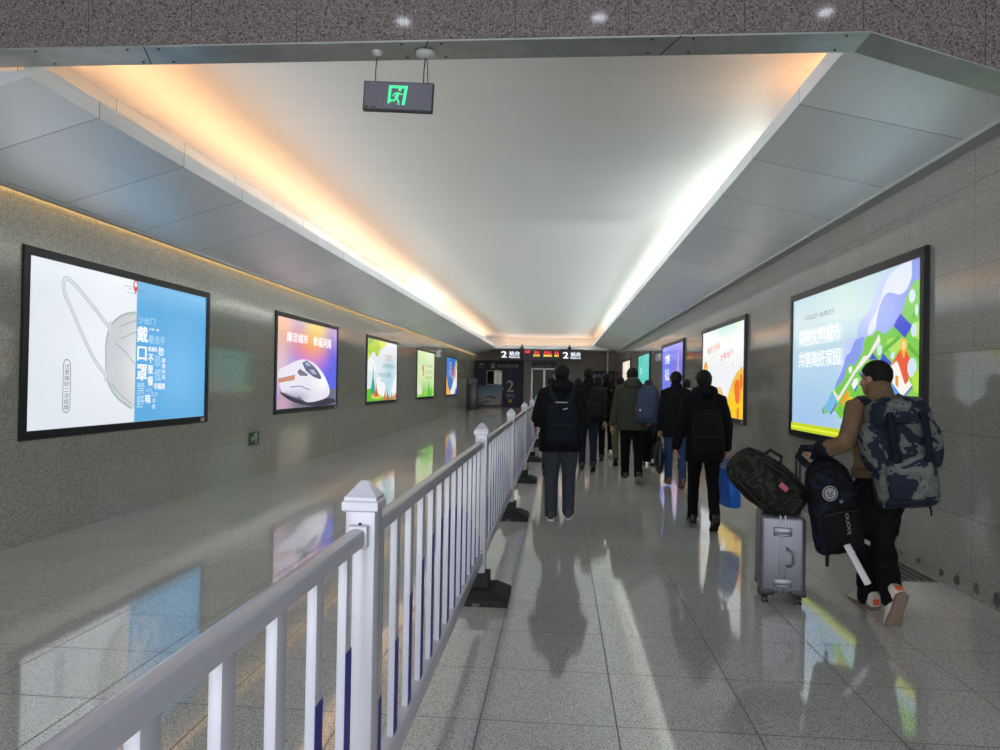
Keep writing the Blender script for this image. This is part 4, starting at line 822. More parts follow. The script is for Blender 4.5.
def person(label, x, y, rz, H, top, trousers, legs=((16, 4, 0), (-10, -30, 30)), wrists=None, shoe=None, sole=None, skinm=None, lean=3, hem=.80, bulk=1.0, hood=False, collar=True, hyaw=0, hpitch=0, curls=(.35, .35), palms=None, poles=None, vox=.0075, cap=None, leg_w=1.0, stance=.085, group='walking passengers', top_name='jacket', wrinkle=.016, hair_h=1.0, hood_mat=None, elbow_sag=True, sink=0.0, shoe_mark=None, offs=(0, 0), shoe_k=1.0):
    s = H/1.75; skinm = skinm or SKIN; P = Pose()
    # legs first: they fix the pelvis height
    def foot(p): return rot('X', -p)
    low = 9
    for th, sh, fp in legs:
        k = Vector((0, .42*math.sin(R_(th)), -.42*math.cos(R_(th)))); a = k+Vector((0, .41*math.sin(R_(sh)), -.41*math.cos(R_(sh))))
        for q in ((0, -.07, -.085), (0, .16, -.085)): low = min(low, (a+foot(fp) @ Vector(q)).z)
    hipz = -low-sink; pz = hipz+.03
    LR = rot('X', -lean)
    def T(px_, py_, z): return LR @ Vector((px_, py_, z-.93)) + Vector((0, 0, pz))
    J = {}
    for i, (sd, (th, sh, fp)) in enumerate(zip((-1, 1), legs)):
        ox = offs[i]; h = Vector((sd*stance, 0, hipz)); k = h+Vector((sd*.004+ox*.45, .42*math.sin(R_(th)), -.42*math.cos(R_(th)))); a = k+Vector((ox*.55, .41*math.sin(R_(sh)), -.41*math.cos(R_(sh))))
        J[sd] = (h, k, a, fp)
    wrists = wrists or ((-.27, .03, .83), (.27, .03, .83)); poles = poles or ((-.35, -1, 0), (.35, -1, 0))
    palms = palms or ((1, .15, 0), (-1, .15, 0)); A = {}
    for i, sd in enumerate((-1, 1)):
        sh = T(sd*.180, -.01, 1.400); w = Vector(wrists[i])+Vector((0, 0, pz-.93)) if not isinstance(wrists[i], Vector) else wrists[i]
        e, w = ik(sh, w, .295, .265, poles[i]); A[sd] = (sh, e, w)
    neck, hc = T(0, -.005, 1.50), T(0, .035, 1.605)
    HM = Matrix.Translation(hc) @ (rot('Z', hyaw) @ rot('X', -hpitch)).to_4x4() @ Matrix.Scale(1.06, 4)
    def sca(bm): bmesh.ops.scale(bm, vec=(s, s, s), verts=bm.verts)
    # body
    bm = B()
    tube(bm, [T(0, 0, .84), T(0, 0, .95), T(0, 0, 1.08), T(0, 0, 1.26), T(0, -.01, 1.40), T(0, -.01, 1.47)], [(.13, .10), (.150, .105), (.125, .09), (.145, .10), (.12, .085), (.07, .06)], 20)
    tube(bm, [T(-.165, -.01, 1.42), T(0, -.01, 1.435), T(.165, -.01, 1.42)], [.05, .055, .05], 14, ref=(0, 0, 1))
    tube(bm, [T(0, -.012, 1.44), neck, T(0, .02, 1.57)], [.062, .055, .055], 16)
    n0 = len(bm.verts)
    ball(bm, (0, -.008, .030), (.0735, .093, .086), 22); ball(bm, (0, .028, -.038), (.058, .062, .070), 18); ball(bm, (0, .060, -.085), (.030, .026, .022), 12)
    tube(bm, [(0, .083, .018), (0, .098, -.008), (0, .108, -.028)], [.008, .011, .013], 10, ref=(1, 0, 0)); ball(bm, (-.011, .094, -.032), (.010, .012, .008), 8); ball(bm, (.011, .094, -.032), (.010, .012, .008), 8)
    tube(bm, [(-.040, .074, .027), (0, .086, .028), (.040, .074, .027)], [.008, .009, .008], 8, ref=(0, 0, 1)); tube(bm, [(-.022, .080, -.060), (0, .090, -.058), (.022, .080, -.060)], [.005, .007, .005], 8, ref=(0, 0, 1)); tube(bm, [(-.019, .080, -.069), (0, .088, -.069), (.019, .080, -.069)], [.005, .0075, .005], 8, ref=(0, 0, 1))
    for sd in (-1, 1):
        ball(bm, (sd*.045, .058, -.022), (.020, .022, .024), 10)
        ball(bm, (sd*.077, -.010, -.004), (.010, .019, .031), 12, rot('Z', sd*-22)); ball(bm, (sd*.074, -.002, -.026), (.008, .010, .012), 8)
    bm.verts.ensure_lookup_table(); bmesh.ops.transform(bm, matrix=HM, verts=bm.verts[n0:])
    for i, sd in enumerate((-1, 1)):
        sh, e, w = A[sd]; tube(bm, [sh, sh.lerp(e, .45), e, e.lerp(w, .35), w], [.048, .044, .036, .036, .026], 12, ref=(0, 1, .05))
        d = (w-e).normalized()
        if isinstance(palms[i], tuple) and len(palms[i]) == 2: d, pn_ = Vector(palms[i][0]), palms[i][1]
        else: pn_ = palms[i]
        hand(bm, w+d*.02, d, pn_, sd, curls[i])
        h, k, a, fp = J[sd]; f = foot(fp); tube(bm, [h+Vector((0, 0, .02)), h.lerp(k, .5), k, k.lerp(a, .35), a], [.074, .066, .048, .048, .033], 14)
        tube(bm, [a+f @ Vector((0, -.04, -.045)), a+f @ Vector((0, .03, -.04)), a+f @ Vector((0, .13, -.055))], [(.026, .03), (.030, .030), (.028, .018)], 10, ref=(0, 0, 1))
    sca(bm); body = obj('person', bm, skinm, None, voxel=vox*s, relax=2)
    body.location = (x, y, FZ(y)); body.rotation_euler = (0, 0, rz); tag(body, label, 'person', group)
    for sd in (-1, 1):
        bm = B(); ball(bm, (sd*.029, .0735, .008), (.011, .010, .009), 12); bmesh.ops.transform(bm, matrix=HM, verts=bm.verts); sca(bm); obj('eye', bm, EYE_M, body)
    # hair
    bm = B(); ball(bm, (0, 0, 0), 1, 40)
    for v in bm.verts:
        c = v.co.copy(); q = Vector((c.x*.086, c.y*.104-.014, c.z*.1005+.030))
        line = .045 if q.y > .045 else (.045-(.045-q.y)*1.05 if q.y > -.03 else -.040-.032*hair_h)
        if abs(c.x) > .80 and q.y > -.03: line = max(line, .012)
        tt = max(0, min(1, (line+.012-q.z)/.022)); n = mnoise.noise(Vector((c.x*9, c.y*9, c.z*9)))*.004
        v.co = q*(1-.22*tt)+Vector((0, -.012, .03))*(.22*tt)+c*n*(1-tt)
    bmesh.ops.transform(bm, matrix=HM, verts=bm.verts); sca(bm); obj('hair', bm, HAIR, body)
    if cap:
        bm = B()
        rs = []
        for r, z in ((.086, .025), (.088, .05), (.084, .085), (.068, .115), (.04, .130), (.004, .134)): rs.append(ring(bm, Vector((0, -.008, z)), Vector((1, 0, 0)), Vector((0, 1.18, 0)), r, r, 24))
        skin(bm, rs); bk = [(.075*math.cos(t), .10+.075*math.sin(t)) if 0 <= t <= PI else 0 for t in [PI*i/12 for i in range(13)]]
        prism(bm, [(.075*math.cos(PI*i/12), .075+.075*math.sin(PI*i/12)) for i in range(13)], .030, .037)
        bmesh.ops.transform(bm, matrix=HM, verts=bm.verts); sca(bm); obj('cap', bm, cap, body)
    # top garment
    bm = B(); b = bulk
    tube(bm, [T(0, 0, hem), T(0, 0, hem+.02), T(0, 0, max(hem+.1, 1.0)), T(0, -.005, 1.22), T(0, -.012, 1.37), T(0, -.012, 1.435), T(0, -.006, 1.49), T(0, .0, 1.55)],
         [(.192*b, .145*b), (.197*b, .150*b), (.186*b, .143*b), (.200*b, .150*b), (.180*b, .122*b), (.135*min(b, 1.1), .094), (.090, .084), (.078, .078) if collar else (.066, .064)], 28, p=2.3, round_=False)
    for i, sd in enumerate((-1, 1)):
        sh, e, w = A[sd]; tube(bm, [T(sd*.09, -.01, 1.425), sh, sh.lerp(e, .5), e, e.lerp(w, .5), w.lerp(e, .02)], [.066*b, .070*b, .068*b, .062*b, .056*b, .048*b], 16, ref=(0, 1, .05))
    if hood:
        ball(bm, T(0, -.085, 1.485), (.140, .080, .060), 16, rot('X', 25)); ball(bm, T(0, -.070, 1.525), (.115, .06, .045), 14)
        for sd in (-1, 1): tube(bm, [T(sd*.085, -.07, 1.50), T(sd*.095, .0, 1.505), T(sd*.05, .065, 1.47)], [.042, .038, .028], 10)
    sca(bm); tp = obj(top_name, bm, top, body, voxel=.0085*s, relax=3, wrinkle=(wrinkle, .11))
    # trousers
    bm = B(); lw = leg_w
    tube(bm, [T(0, 0, 1.0), T(0, 0, .93), Vector((0, 0, hipz-.04))], [(.150, .108), (.165, .120), (.160*lw, .115)], 22, round_=False)
    for sd in (-1, 1):
        h, k, a, fp = J[sd]
        tube(bm, [h+Vector((0, 0, .02)), h.lerp(k, .45), k, k.lerp(a, .4), a+(k-a).normalized()*.06, a+(k-a).normalized()*-.015], [.095*lw, .088*lw, .068*lw, .064*lw, .058*lw, .060*lw], 16)
        for t in (.06, .13): tube(bm, [a+(k-a).normalized()*(t-.015), a+(k-a).normalized()*(t+.015)], [.061*lw], 14)
    sca(bm); tr = obj('trousers', bm, trousers, body, voxel=.0085*s, relax=2, wrinkle=(wrinkle, .08))
    # shoes
    for sd in (-1, 1):
        h, k, a, fp = J[sd]; M = Matrix.Translation(a+Vector((0, 0, .085*(shoe_k-1)))) @ foot(fp).to_4x4() @ Matrix.Scale(shoe_k, 4)
        bm = B(); rs = []
        for yy, hw, zb, zt in ((-.082, .018, -.060, -.012), (-.076, .034, -.074, .018), (-.04, .040, -.074, .034), (.01, .041, -.074, .030), (.05, .043, -.074, .000), (.10, .047, -.074, -.022), (.15, .046, -.074, -.036), (.185, .034, -.073, -.050), (.197, .012, -.068, -.060)):
            rs.append(ring(bm, Vector((sd*.004*(yy > .05), yy, (zb+zt)/2)), Vector((1, 0, 0)), Vector((0, 0, 1)), hw, (zt-zb)/2, 16, 2.7))
        skin(bm, rs); bmesh.ops.transform(bm, matrix=M, verts=bm.verts); sca(bm); so = obj('shoe', bm, shoe, body)
        ol = spline([(-.034, -.07), (.0, -.088), (.034, -.07), (.040, -.02), (.037, .04), (.048, .11), (.042, .165), (.012, .203), (-.02, .198), (-.046, .15), (-.048, .10), (-.036, .04), (-.040, -.02)], 3)
        bm = B(); prism(bm, [(px_*1.0, py_) for px_, py_ in ol], -.087, -.066, .004); bmesh.ops.transform(bm, matrix=M, verts=bm.verts); sca(bm); sl = obj('sole', bm, sole or SOLE_D, so, angle=.8)
        if shoe_mark:
            bm = B(); box(bm, (0, -.083, -.035), (.040, .012, .036), .005); bmesh.ops.transform(bm, matrix=M, verts=bm.verts); sca(bm); obj('heel_patch', bm, shoe_mark, so)
    P.top = tp
    P.body, P.s, P.T, P.A, P.J, P.pz = body, s, T, A, J, pz
    P.world = lambda v: Matrix.Translation((x, y, FZ(y))) @ Matrix.Rotation(rz, 4, 'Z') @ (Vector(v)*s)
    return P
# ------------------------------------------------------------------ bags
def rucksack(label, loc, rz, w, d, h, mat, mat2=None, tilt=0, roll=0, straps=True, group='bags of the passengers', lid=False, sidepockets=False, strap_geo=None, handle=True, name='backpack', p=3.2, pocket=True, vox=.008, details=True):
    """A soft pack: local z up its height, its back panel on y = 0, its pockets towards -y."""
    mat2 = mat2 or mat
    o = thing(name, label, 'backpack', loc, rz, group); o.rotation_euler = (R_(tilt), R_(roll), rz)
    bm = B(); rs = []
    for t, fw, fd in ((0, .70, .60), (.015, .86, .82), (.06, .96, .96), (.25, 1.0, 1.0), (.55, .99, .95), (.78, .93, .82), (.90, .80, .66), (.97, .56, .44), (1.0, .25, .2)):
        rs.append(ring(bm, Vector((0, -d*fd/2, h*t)), Vector((1, 0, 0)), Vector((0, 1, 0)), w/2*fw, d/2*fd, 28, p))
    skin(bm, rs)
    if sidepockets:
        for sd in (-1, 1): tube(bm, [(sd*w*.47, -d*.5, h*.40), (sd*w*.49, -d*.5, h*.50), (sd*w*.49, -d*.5, h*.68), (sd*w*.45, -d*.5, h*.76)], [(.055, .09), (.065, .10), (.06, .10), (.05, .08)], 14)
    obj('main_compartment', bm, mat, o, voxel=vox, relax=2, wrinkle=(.014, .10))
    if pocket:
        bm = B(); rs = []
        for t, fw, fd in ((.08, .6, .25), (.10, .74, .8), (.2, .80, 1.0), (.36, .78, .95), (.46, .70, .7), (.50, .5, .25)):
            rs.append(ring(bm, Vector((0, -d*(.94+.0*t), h*t)), Vector((1, 0, 0)), Vector((0, 1, 0)), w/2*fw, .045*fd, 24, 3))
        skin(bm, rs); fpk = obj('front_pocket', bm, mat2, o, voxel=vox, relax=1, wrinkle=(.008, .06))
        if details:
            bm = B(); tube(bm, [(-w*.34, -d*.94-.030, h*.455), (0, -d*.94-.036, h*.47), (w*.34, -d*.94-.030, h*.455)], [.004], 6); obj('zipper', bm, MDK, fpk)
    if details:
        bm = B(); tube(bm, [(-w*.46, -d*.35, h*.25), (-w*.46, -d*.40, h*.6), (-w*.38, -d*.42, h*.82), (0, -d*.42, h*.955), (w*.38, -d*.42, h*.82), (w*.46, -d*.40, h*.6), (w*.46, -d*.35, h*.25)], [.0055], 6); obj('zipper', bm, MDK, o)
    if lid:
        bm = B(); rs = []
        for t, fw, fd in ((-.10, .92, .80), (-.08, 1.02, .92), (.02, 1.03, .95), (.10, .95, .85), (.15, .7, .6), (.165, .3, .25)):
            rs.append(ring(bm, Vector((0, -d*.50, h*(.86+t))), Vector((1, 0, 0)), Vector((0, 1, 0)), w/2*fw, d/2*fd*1.05, 28, 3))
        skin(bm, rs); obj('lid', bm, mat2, o, voxel=vox, relax=2, wrinkle=(.03, .12))
    if handle:
        bm = B(); tube(bm, [(-.05, -.03, h*.965), (-.04, -.025, h*.965+.045), (.04, -.025, h*.965+.045), (.05, -.03, h*.965)], [(.011, .005)], 8); obj('grab_handle', bm, mat2, o)
    if straps:
        for sd in ((-1, 1) if strap_geo is None else strap_geo):
            bm = B(); zt = h*.9
            tube(bm, [(sd*w*.20, -.02, zt-.05), (sd*.095, .02, zt+.0), (sd*.115, .10, zt+.05), (sd*.125, .20, zt+.035), (sd*.135, .29, zt-.05), (sd*.145, .315, zt-.20), (sd*.17, .27, zt-.36), (sd*.20, .16, zt-.42), (sd*w*.44, .0, h*.10)], [(.030, .007)]*6+[(.018, .005)]*3, 10, ref=(sd*.2, .3, 1)); obj('shoulder_strap', bm, mat2, o)
    return o
def worn_straps(o, P, xs, z0, width, mat, low=None, sides=(-1, 1)):
    """Shoulder straps that lie on the wearer's top: from the pack over the shoulder and down the chest."""
    bpy.context.view_layer.update(); inv = o.matrix_world.inverted() @ P.body.matrix_world
    for sd in sides:
        x0, x1 = xs; pts = []
        for x, y, z in ((x0, -.24, z0-.03), (x0+(x1-x0)*.35, -.25, z0+(1.46-z0)*.4), (x0+(x1-x0)*.75, -.20, z0+(1.46-z0)*.8), (x1, -.13, 1.46), (x1, -.04, 1.52), (x1, .06, 1.50), (x1, .17, 1.42), (x1+.005, .24, 1.32), (x1+.03, .24, 1.18)):
            q = P.T(sd*x, y, z)*P.s; ok, c, n, _ = P.top.closest_point_on_mesh(q); pts.append((inv @ (c+n*.006), n))
        bm = B(); rr = []
        for i, (c, n) in enumerate(pts):
            t = (pts[min(i+1, len(pts)-1)][0]-pts[max(i-1, 0)][0]).normalized(); nn = (inv.to_3x3() @ n).normalized(); nn = (nn-t*nn.dot(t)).normalized(); rr.append(ring(bm, c, t.cross(nn), nn, width/2, .008, 10, 3))
        skin(bm, rr); obj('shoulder_strap', bm, mat, o)
def X_at(px, Y): return at(px, 430, Y=Y).x
BLK = cloth((19, 19, 22), 'black_nylon'); BLK2 = cloth((26, 26, 30), 'black_wool', rough=.95); BLK3 = cloth((14, 14, 16), 'black_twill'); NVY = cloth((23, 27, 36), 'navy_nylon'); CHAR = cloth((62, 66, 72), 'charcoal_denim'); JEAN = cloth((58, 80, 118), 'blue_denim'); DJEAN = cloth((36, 43, 58), 'dark_denim'); OLIVE = cloth((62, 64, 53), 'olive_canvas'); KHAKI = cloth((86, 90, 66), 'khaki_twill'); BLUEB = cloth((66, 78, 102), 'slate_blue_nylon'); TAN = cloth((116, 94, 72), 'tan_fleece', scale=300, bmp=.8); GREYB = cloth((150, 150, 150), 'grey_fleece'); DGREY = cloth((33, 32, 32), 'dark_grey_nylon')
LEATH = plain((26, 24, 24), .35, name='black_leather'); BROWN = plain((120, 84, 62), .5, name='brown_suede'); WSHOE = plain((214, 214, 214), .5, name='white_leather'); CREAM = plain((204, 196, 182), .7, name='cream_mesh'); ORANGE = plain((236, 92, 56), .5, name='orange_rubber')

# 1 the big man in black
p = person('person in bulky black hooded jacket and grey jeans walking beside the white fence', X_at(561, 8.45), 8.45, 0.03, 1.765, BLK, CHAR, legs=((6, -2, 0), (16, 0, -8)), wrists=((-.15, .27, 1.02), (.15, .27, 1.02)), poles=((-.75, -.7, -.6), (.75, -.7, -.6)), palms=((1, 0, .4), (-1, 0, .4)), curls=(.7, .7), shoe=plain((60, 62, 66), .6, name='grey_mesh_shoe'), sole=SOLE_W, hem=.76, bulk=1.26, hood=True, hpitch=14, leg_w=1.16, stance=.095, vox=.0065)
def on_back(p, dz, dx=0, back=.155): return p.world(p.T(dx, -back, dz))
STR = cloth((34, 40, 50), 'dark_slate_webbing')
o = rucksack('black backpack with pale zip mark on the back of the big man by the fence', on_back(p, .83, 0, .185), .03, .35, .17, .50, NVY, NVY, tilt=-2, straps=False)
worn_straps(o, p, (.06, .15), 1.30, .062, STR)
bm = B(); box(bm, (.035, -.155, .405), (.055, .006, .012), .002, rot=rot('Y', -14)); box(bm, (-.01, -.11, .475), (.13, .012, .012), .003); obj('reflective_mark', bm, plain((190, 190, 194), .3, name='reflective_grey'), o)
# 2 man with the blue bag
Y = 8.22; bx = X_at(704, Y)
p2 = person('person in black hooded jacket and black trousers carrying a bright blue bag', bx, Y, 0.0, 1.685, BLK3, BLK3, legs=((14, 4, 0), (-8, -24, 34)), wrists=((-.31, -.02, .86), (.255, -.03, .86)), curls=(.4, 1.0), shoe=LEATH, hem=.70, bulk=1.04, hood=True, vox=.0065)
o = rucksack('plain black backpack on the back of the man with the blue bag', on_back(p2, .73, .0, .16), 0, .34, .17, .54, BLK, BLK3, tilt=-3, straps=False)
worn_straps(o, p2, (.06, .13), 1.22, .055, BLK)
hw = p2.A[1][2]; hp = p2.world(hw+Vector((.0, .02, -.075)))
BLUE = plain((26, 104, 214), .45, name='blue_woven_plastic', var=.1)
o = thing('shopping_bag', 'bright blue carrier bag hanging from a hand', 'bag', (hp.x-.01, hp.y+.0, hp.z-.55), .25, 'bags of the passengers')
bm = B(); rs = [ring(bm, Vector((dx, 0, z)), Vector((1, 0, 0)), Vector((0, 1, 0)), rx, ry, 20, 3.5) for z, rx, ry, dx in ((0, .06, .14, .05), (.01, .072, .16, .05), (.15, .080, .17, .035), (.30, .066, .165, .015), (.40, .040, .15, 0), (.415, .03, .14, 0))]
skin(bm, rs); obj('sack', bm, BLUE, o, voxel=.006, relax=2, wrinkle=(.012, .06))
for sd in (-1, 1):
    bm = B(); tube(bm, [(sd*.028, -.09, .39), (sd*.014, -.04, .49), (0, 0, .545), (sd*.014, .04, .49), (sd*.028, .09, .39)], [(.010, .003)], 8, ref=(1, 0, 0)); obj('handle', bm, BLUE, o)
# 3 man in a black coat and jeans
Y = 11.6
p3 = person('person in a plain black blazer and blue jeans holding a flat black bag', X_at(676, Y), Y, .05, 1.745, BLK2, JEAN, legs=((12, 0, 0), (-2, -14, 14)), wrists=((-.25, .02, .82), (.24, .0, .84)), curls=(1.0, .35), shoe=BROWN, sole=plain((150, 110, 86), .6, name='gum_sole'), hem=.72, bulk=1.06, wrinkle=.006)
hp = p3.world(p3.A[-1][2]+Vector((0, .02, -.085)))
o = thing('handbag', 'flat black soft bag seen edge-on, hanging from a hand of the person in jeans', 'bag', (hp.x, hp.y, hp.z-.60), 0, 'bags of the passengers')
bm = B(); rs = [ring(bm, Vector((0, 0, z)), Vector((1, 0, 0)), Vector((0, 1, 0)), rx, ry, 20, 2.4) for z, rx, ry in ((0, .02, .12), (.03, .045, .17), (.14, .075, .19), (.26, .078, .19), (.38, .06, .185), (.47, .03, .17), (.49, .018, .16))]
skin(bm, rs); obj('sack', bm, LEATH, o, voxel=.007, relax=2)
for sd in (-1, 1):
    bm = B(); tube(bm, [(sd*.02, -.08, .47), (sd*.012, -.045, .555), (0, 0, .595), (sd*.012, .045, .555), (sd*.02, .08, .47)], [.008], 8); obj('handle', bm, LEATH, o)
# 4 olive parka
Y = 12.0
p4 = person('person in an olive green parka with a blue backpack on the right shoulder', X_at(632, Y), Y, 0, 1.79, OLIVE, BLK3, legs=((10, 0, 0), (-6, -20, 26)), wrists=((-.30, .04, .84), (.27, .12, .95)), shoe=plain((44, 44, 46), .6, name='dark_sneaker'), sole=plain((150, 140, 128), .6, name='beige_sole'), hem=.76, bulk=1.2, hood=True, leg_w=1.1)
bm = B(); tube(bm, [p4.T(-.06, -.045, 1.545)*p4.s, p4.T(0, -.075, 1.54)*p4.s, p4.T(.08, -.035, 1.55)*p4.s], [(.022, .03), (.028, .036), (.022, .03)], 12, ref=(0, 0, 1)); obj('grey_collar', bm, GREYB, p4.body)
o = rucksack('slate blue backpack on the right shoulder of the olive green parka', on_back(p4, .87, .26, .10), -.45, .38, .20, .60, BLUEB, BLUEB, tilt=-4, roll=-3, strap_geo=(-1,))
bm = B(); box(bm, (-.15, -.17, .22), (.035, .02, .06), .006); box(bm, (-.06, -.10, .575), (.05, .03, .02), .005); obj('red_tag', bm, plain((196, 56, 60), .5, name='red_tag'), o)
bm = B(); ball(bm, (-.07, -.245, .20), (.016, .008, .018), 10); obj('white_charm', bm, WSHOE, o)
# 5 man ahead of the big man
Y = 13.4
p5 = person('person in black jacket and dark jeans wearing a slack dark grey backpack', X_at(588, Y), Y, .02, 1.81, BLK, DJEAN, legs=((10, 2, 0), (-4, -20, 22)), shoe=LEATH, hem=.80, bulk=1.08, vox=.009)
o = rucksack('slack dark grey backpack with an orange dot', on_back(p5, .83, .15, .15), -.25, .33, .20, .60, DGREY, DGREY, tilt=-5, p=2.3)
bm = B(); ball(bm, (-.16, -.13, .30), (.02, .012, .02), 10); obj('orange_dot', bm, ORANGE, o)
# 6 to 13 the crowd farther on
Y = 16.1; p6 = person('person in black with white sneakers and a patterned backpack, mid crowd', X_at(606, Y), Y, 0, 1.77, BLK3, BLK3, legs=((10, 2, 0), (-4, -18, 20)), shoe=WSHOE, sole=SOLE_W, hem=.82, vox=.010)
PAT = camo('black_and_grey_print', [(18, 18, 20), (16, 16, 18), (120, 120, 120), (30, 30, 32)], 22)
rucksack('patterned grey and black backpack on the person in white sneakers', on_back(p6, .95, 0), 0, .34, .15, .42, PAT, PAT, vox=.010, details=False)
Y = 15.3; person('person in dark grey half hidden behind the slack dark grey backpack', X_at(597.5, Y), Y, 0, 1.70, DGREY, BLK3, shoe=LEATH, hem=.84, vox=.010, legs=((8, 0, 0), (-2, -10, 10)))
Y = 14.6; person('person in a black jacket and khaki trousers, head just left of the olive parka', X_at(619.5, Y), Y, 0.0, 1.70, BLK, KHAKI, shoe=plain((84, 80, 72), .6, name='taupe_shoe'), hem=.92, vox=.010, legs=((-8, -34, 44), (14, 2, 0)))
Y = 14.7; p9 = person('person in a navy cap and white top, seen past the blue backpack', X_at(648.5, Y), Y, 0.0, 1.635, GREYB, DJEAN, shoe=WSHOE, hem=.88, vox=.010, cap=plain((30, 36, 66), .7, name='navy_cap'), legs=((8, 0, 0), (-2, -10, 10)), wrists=((-.26, .02, .84), (.26, -.08, .86)), curls=(.3, 1.0))
Y = 14.0; p10 = person('person in grey top mostly hidden behind the black blazer', X_at(686.5, Y), Y, 0, 1.66, GREYB, BLK3, shoe=LEATH, hem=.84, vox=.010, legs=((8, 0, 0), (-2, -10, 10)))
o = rucksack('black backpack with a lime yellow edge on the person hidden behind the black blazer', on_back(p10, .86, .06), 0, .34, .16, .46, BLK, BLK, vox=.010, details=False)
bm = B(); box(bm, (-.15, -.13, .30), (.03, .03, .20), .008); obj('lime_edge', bm, plain((196, 214, 60), .5, name='lime_webbing'), o)
Y = 12.6; person('person in dark clothes mostly hidden behind the bulky black jacket by the fence', X_at(551, Y), Y, 0, 1.64, NVY, DJEAN, shoe=LEATH, hem=.80, vox=.010, legs=((-2, -16, 18), (10, 0, 0)), bulk=1.05)
Y = 17.2; person('person in russet far ahead, only the head showing right of the bulky black jacket', X_at(577.5, Y), Y, 0, 1.66, plain((92, 58, 54), .8, name='russet_knit'), BLK3, shoe=LEATH, vox=.010, legs=((8, 0, 0), (-2, -10, 10)))
# black suitcase ahead of the olive parka
def trolley(label, loc, rz, w, d, h, mat, wheelm, handle_h, detail=True, name='suitcase', group='wheeled suitcases', hx=.12, trim=None):
    o = thing(name, label, 'suitcase', loc, rz, group); z0 = .065
    bm = B(); box(bm, (0, 0, z0+h/2), (w, d, h), .035, 4)
    for sd in (-1, 1):
        for k in range(5): box(bm, (sd*(w/2+.0), -d*.34+d*.17*k, z0+h/2), (.008, d*.07, h*.86), .003)
    obj('shell', bm, mat, o, angle=.7)
    if detail:
        tm = trim or mat
        bm = B()
        for sx in (-.016, .016): box(bm, (sx, 0, z0+h/2), (.016, d+.008, h+.008), .005)
        obj('frame_seam', bm, tm, o, angle=.7)
        for zc in (.80, .155):
            bm = B(); box(bm, (0, -d/2-.006, z0+h*zc), (.125, .014, .062), .006); lt = obj('latch', bm, mat, o, angle=.7)
            bm = B(); box(bm, (0, -d/2-.014, z0+h*zc+.006), (.105, .006, .032), .003); box(bm, (0, -d/2-.014, z0+h*zc-.022), (.085, .010, .010), .002); obj('latch_plate', bm, tm, lt, angle=.7)
        bm = B(); tube(bm, [(.03, -d/2, z0+h*.60), (.034, -d/2-.028, z0+h*.585), (.075, -d/2-.034, z0+h*.545), (.078, -d/2-.034, z0+h*.42), (.05, -d/2-.026, z0+h*.375), (.03, -d/2, z0+h*.37)], [.009], 10); obj('side_handle', bm, tm, o)
        for sx in (-1, 1):
            for sy in (-1, 1):
                bm = B(); box(bm, (sx*(w/2-.05), sy*(d/2-.04), z0+.016), (.11, .09, .05), .012); obj('corner_guard', bm, MDGREY, o, angle=.7)
    for sx in (-1, 1):
        for sy in (-1, 1):
            bm = B(); cx, cy = sx*(w/2-.045), sy*(d/2-.045); cyl(bm, (cx, cy, .03), (cx, cy, .075), .014, 12); box(bm, (cx, cy, .055), (.036, .032, .03), .006); wl = obj('wheel_fork', bm, wheelm, o, angle=.7)
            for q in (-1, 1):
                bm = B(); cyl(bm, (cx+q*.006, cy-.014, .026), (cx+q*.020, cy-.014, .026), .026, 20); obj('wheel', bm, wheelm, wl, angle=.7)
    bm = B(); ty = d*.28
    for sy in (-1, 1): tube(bm, [(hx, sy*ty, z0+h-.02), (hx, sy*ty, handle_h-.02)], [.009], 10)
    tube(bm, [(hx, -ty-.01, handle_h), (hx, ty+.01, handle_h)], [.015], 12, ref=(0, 0, 1)); obj('telescopic_handle', bm, MDGREY if detail else MBLK, o)
    return o
MDGREY = plain((44, 45, 48), .5, name='dark_grey_plastic'); MSUIT = m_alu('silver_suitcase_shell', (112, 113, 121), .38, scale=(30, 30, 2), metal=.55); MTRM = m_alu('polished_suitcase_trim', (126, 128, 134), .34, scale=(10, 10, 10), metal=.6)
trolley('tall black suitcase rolling beside the person in the navy cap', (X_at(651, 14.75), 14.75, 0), 0, .34, .26, .62, BLK3, MBLK, 1.0, False)

# ------------------------------------------------------------------ the man in brown, his rucksack, suitcase and bags
RX, RY, RZ = 2.245, 5.38, R_(9); INV = (Matrix.Translation((RX, RY, 0)) @ Matrix.Rotation(RZ, 4, 'Z')).inverted()
HS = 1.755/1.75
lw_ = INV @ Vector((1.815, 5.47, 1.085))
pt = person('person in tan top and black trousers pushing the silver suitcase', RX, RY, RZ, 1.755, TAN, BLK3, legs=((14, 1, 0), (-3, -42, 66)), offs=(.03, -.17), shoe_k=1.12, wrists=(lw_/HS, (.20, .20, 1.12)), poles=((-.5, -.6, -1), (.6, -1, -.3)), palms=(((-.96, .10, -.12), (0, .1, -1)), (-1, .1, 0)), curls=(.75, .5), shoe=CREAM, sole=plain((132, 112, 98), .6, name='tan_rubber_sole', bmp=.6, nscale=120), skinm=SKIN2, hem=.93, bulk=1.03, collar=True, hyaw=22, hpitch=2, lean=6, vox=.005, leg_w=1.22, stance=.055, wrinkle=.034, group=None, shoe_mark=ORANGE)
bm = B(); tube(bm, [pt.T(0, -.012, 1.47)*HS, pt.T(0, .004, 1.575)*HS], [(.088, .084), (.079, .079)], 20, round_=False); obj('stand_collar', bm, TAN, pt.body)
RIB = cloth((94, 76, 58), 'brown_rib_knit', scale=200, bmp=.9)
bm = B(); tube(bm, [pt.T(0, 0, .915)*HS, pt.T(0, 0, .985)*HS], [(.205, .158), (.203, .156)], 30, p=2.3, round_=False); obj('hem_band', bm, RIB, pt.body)
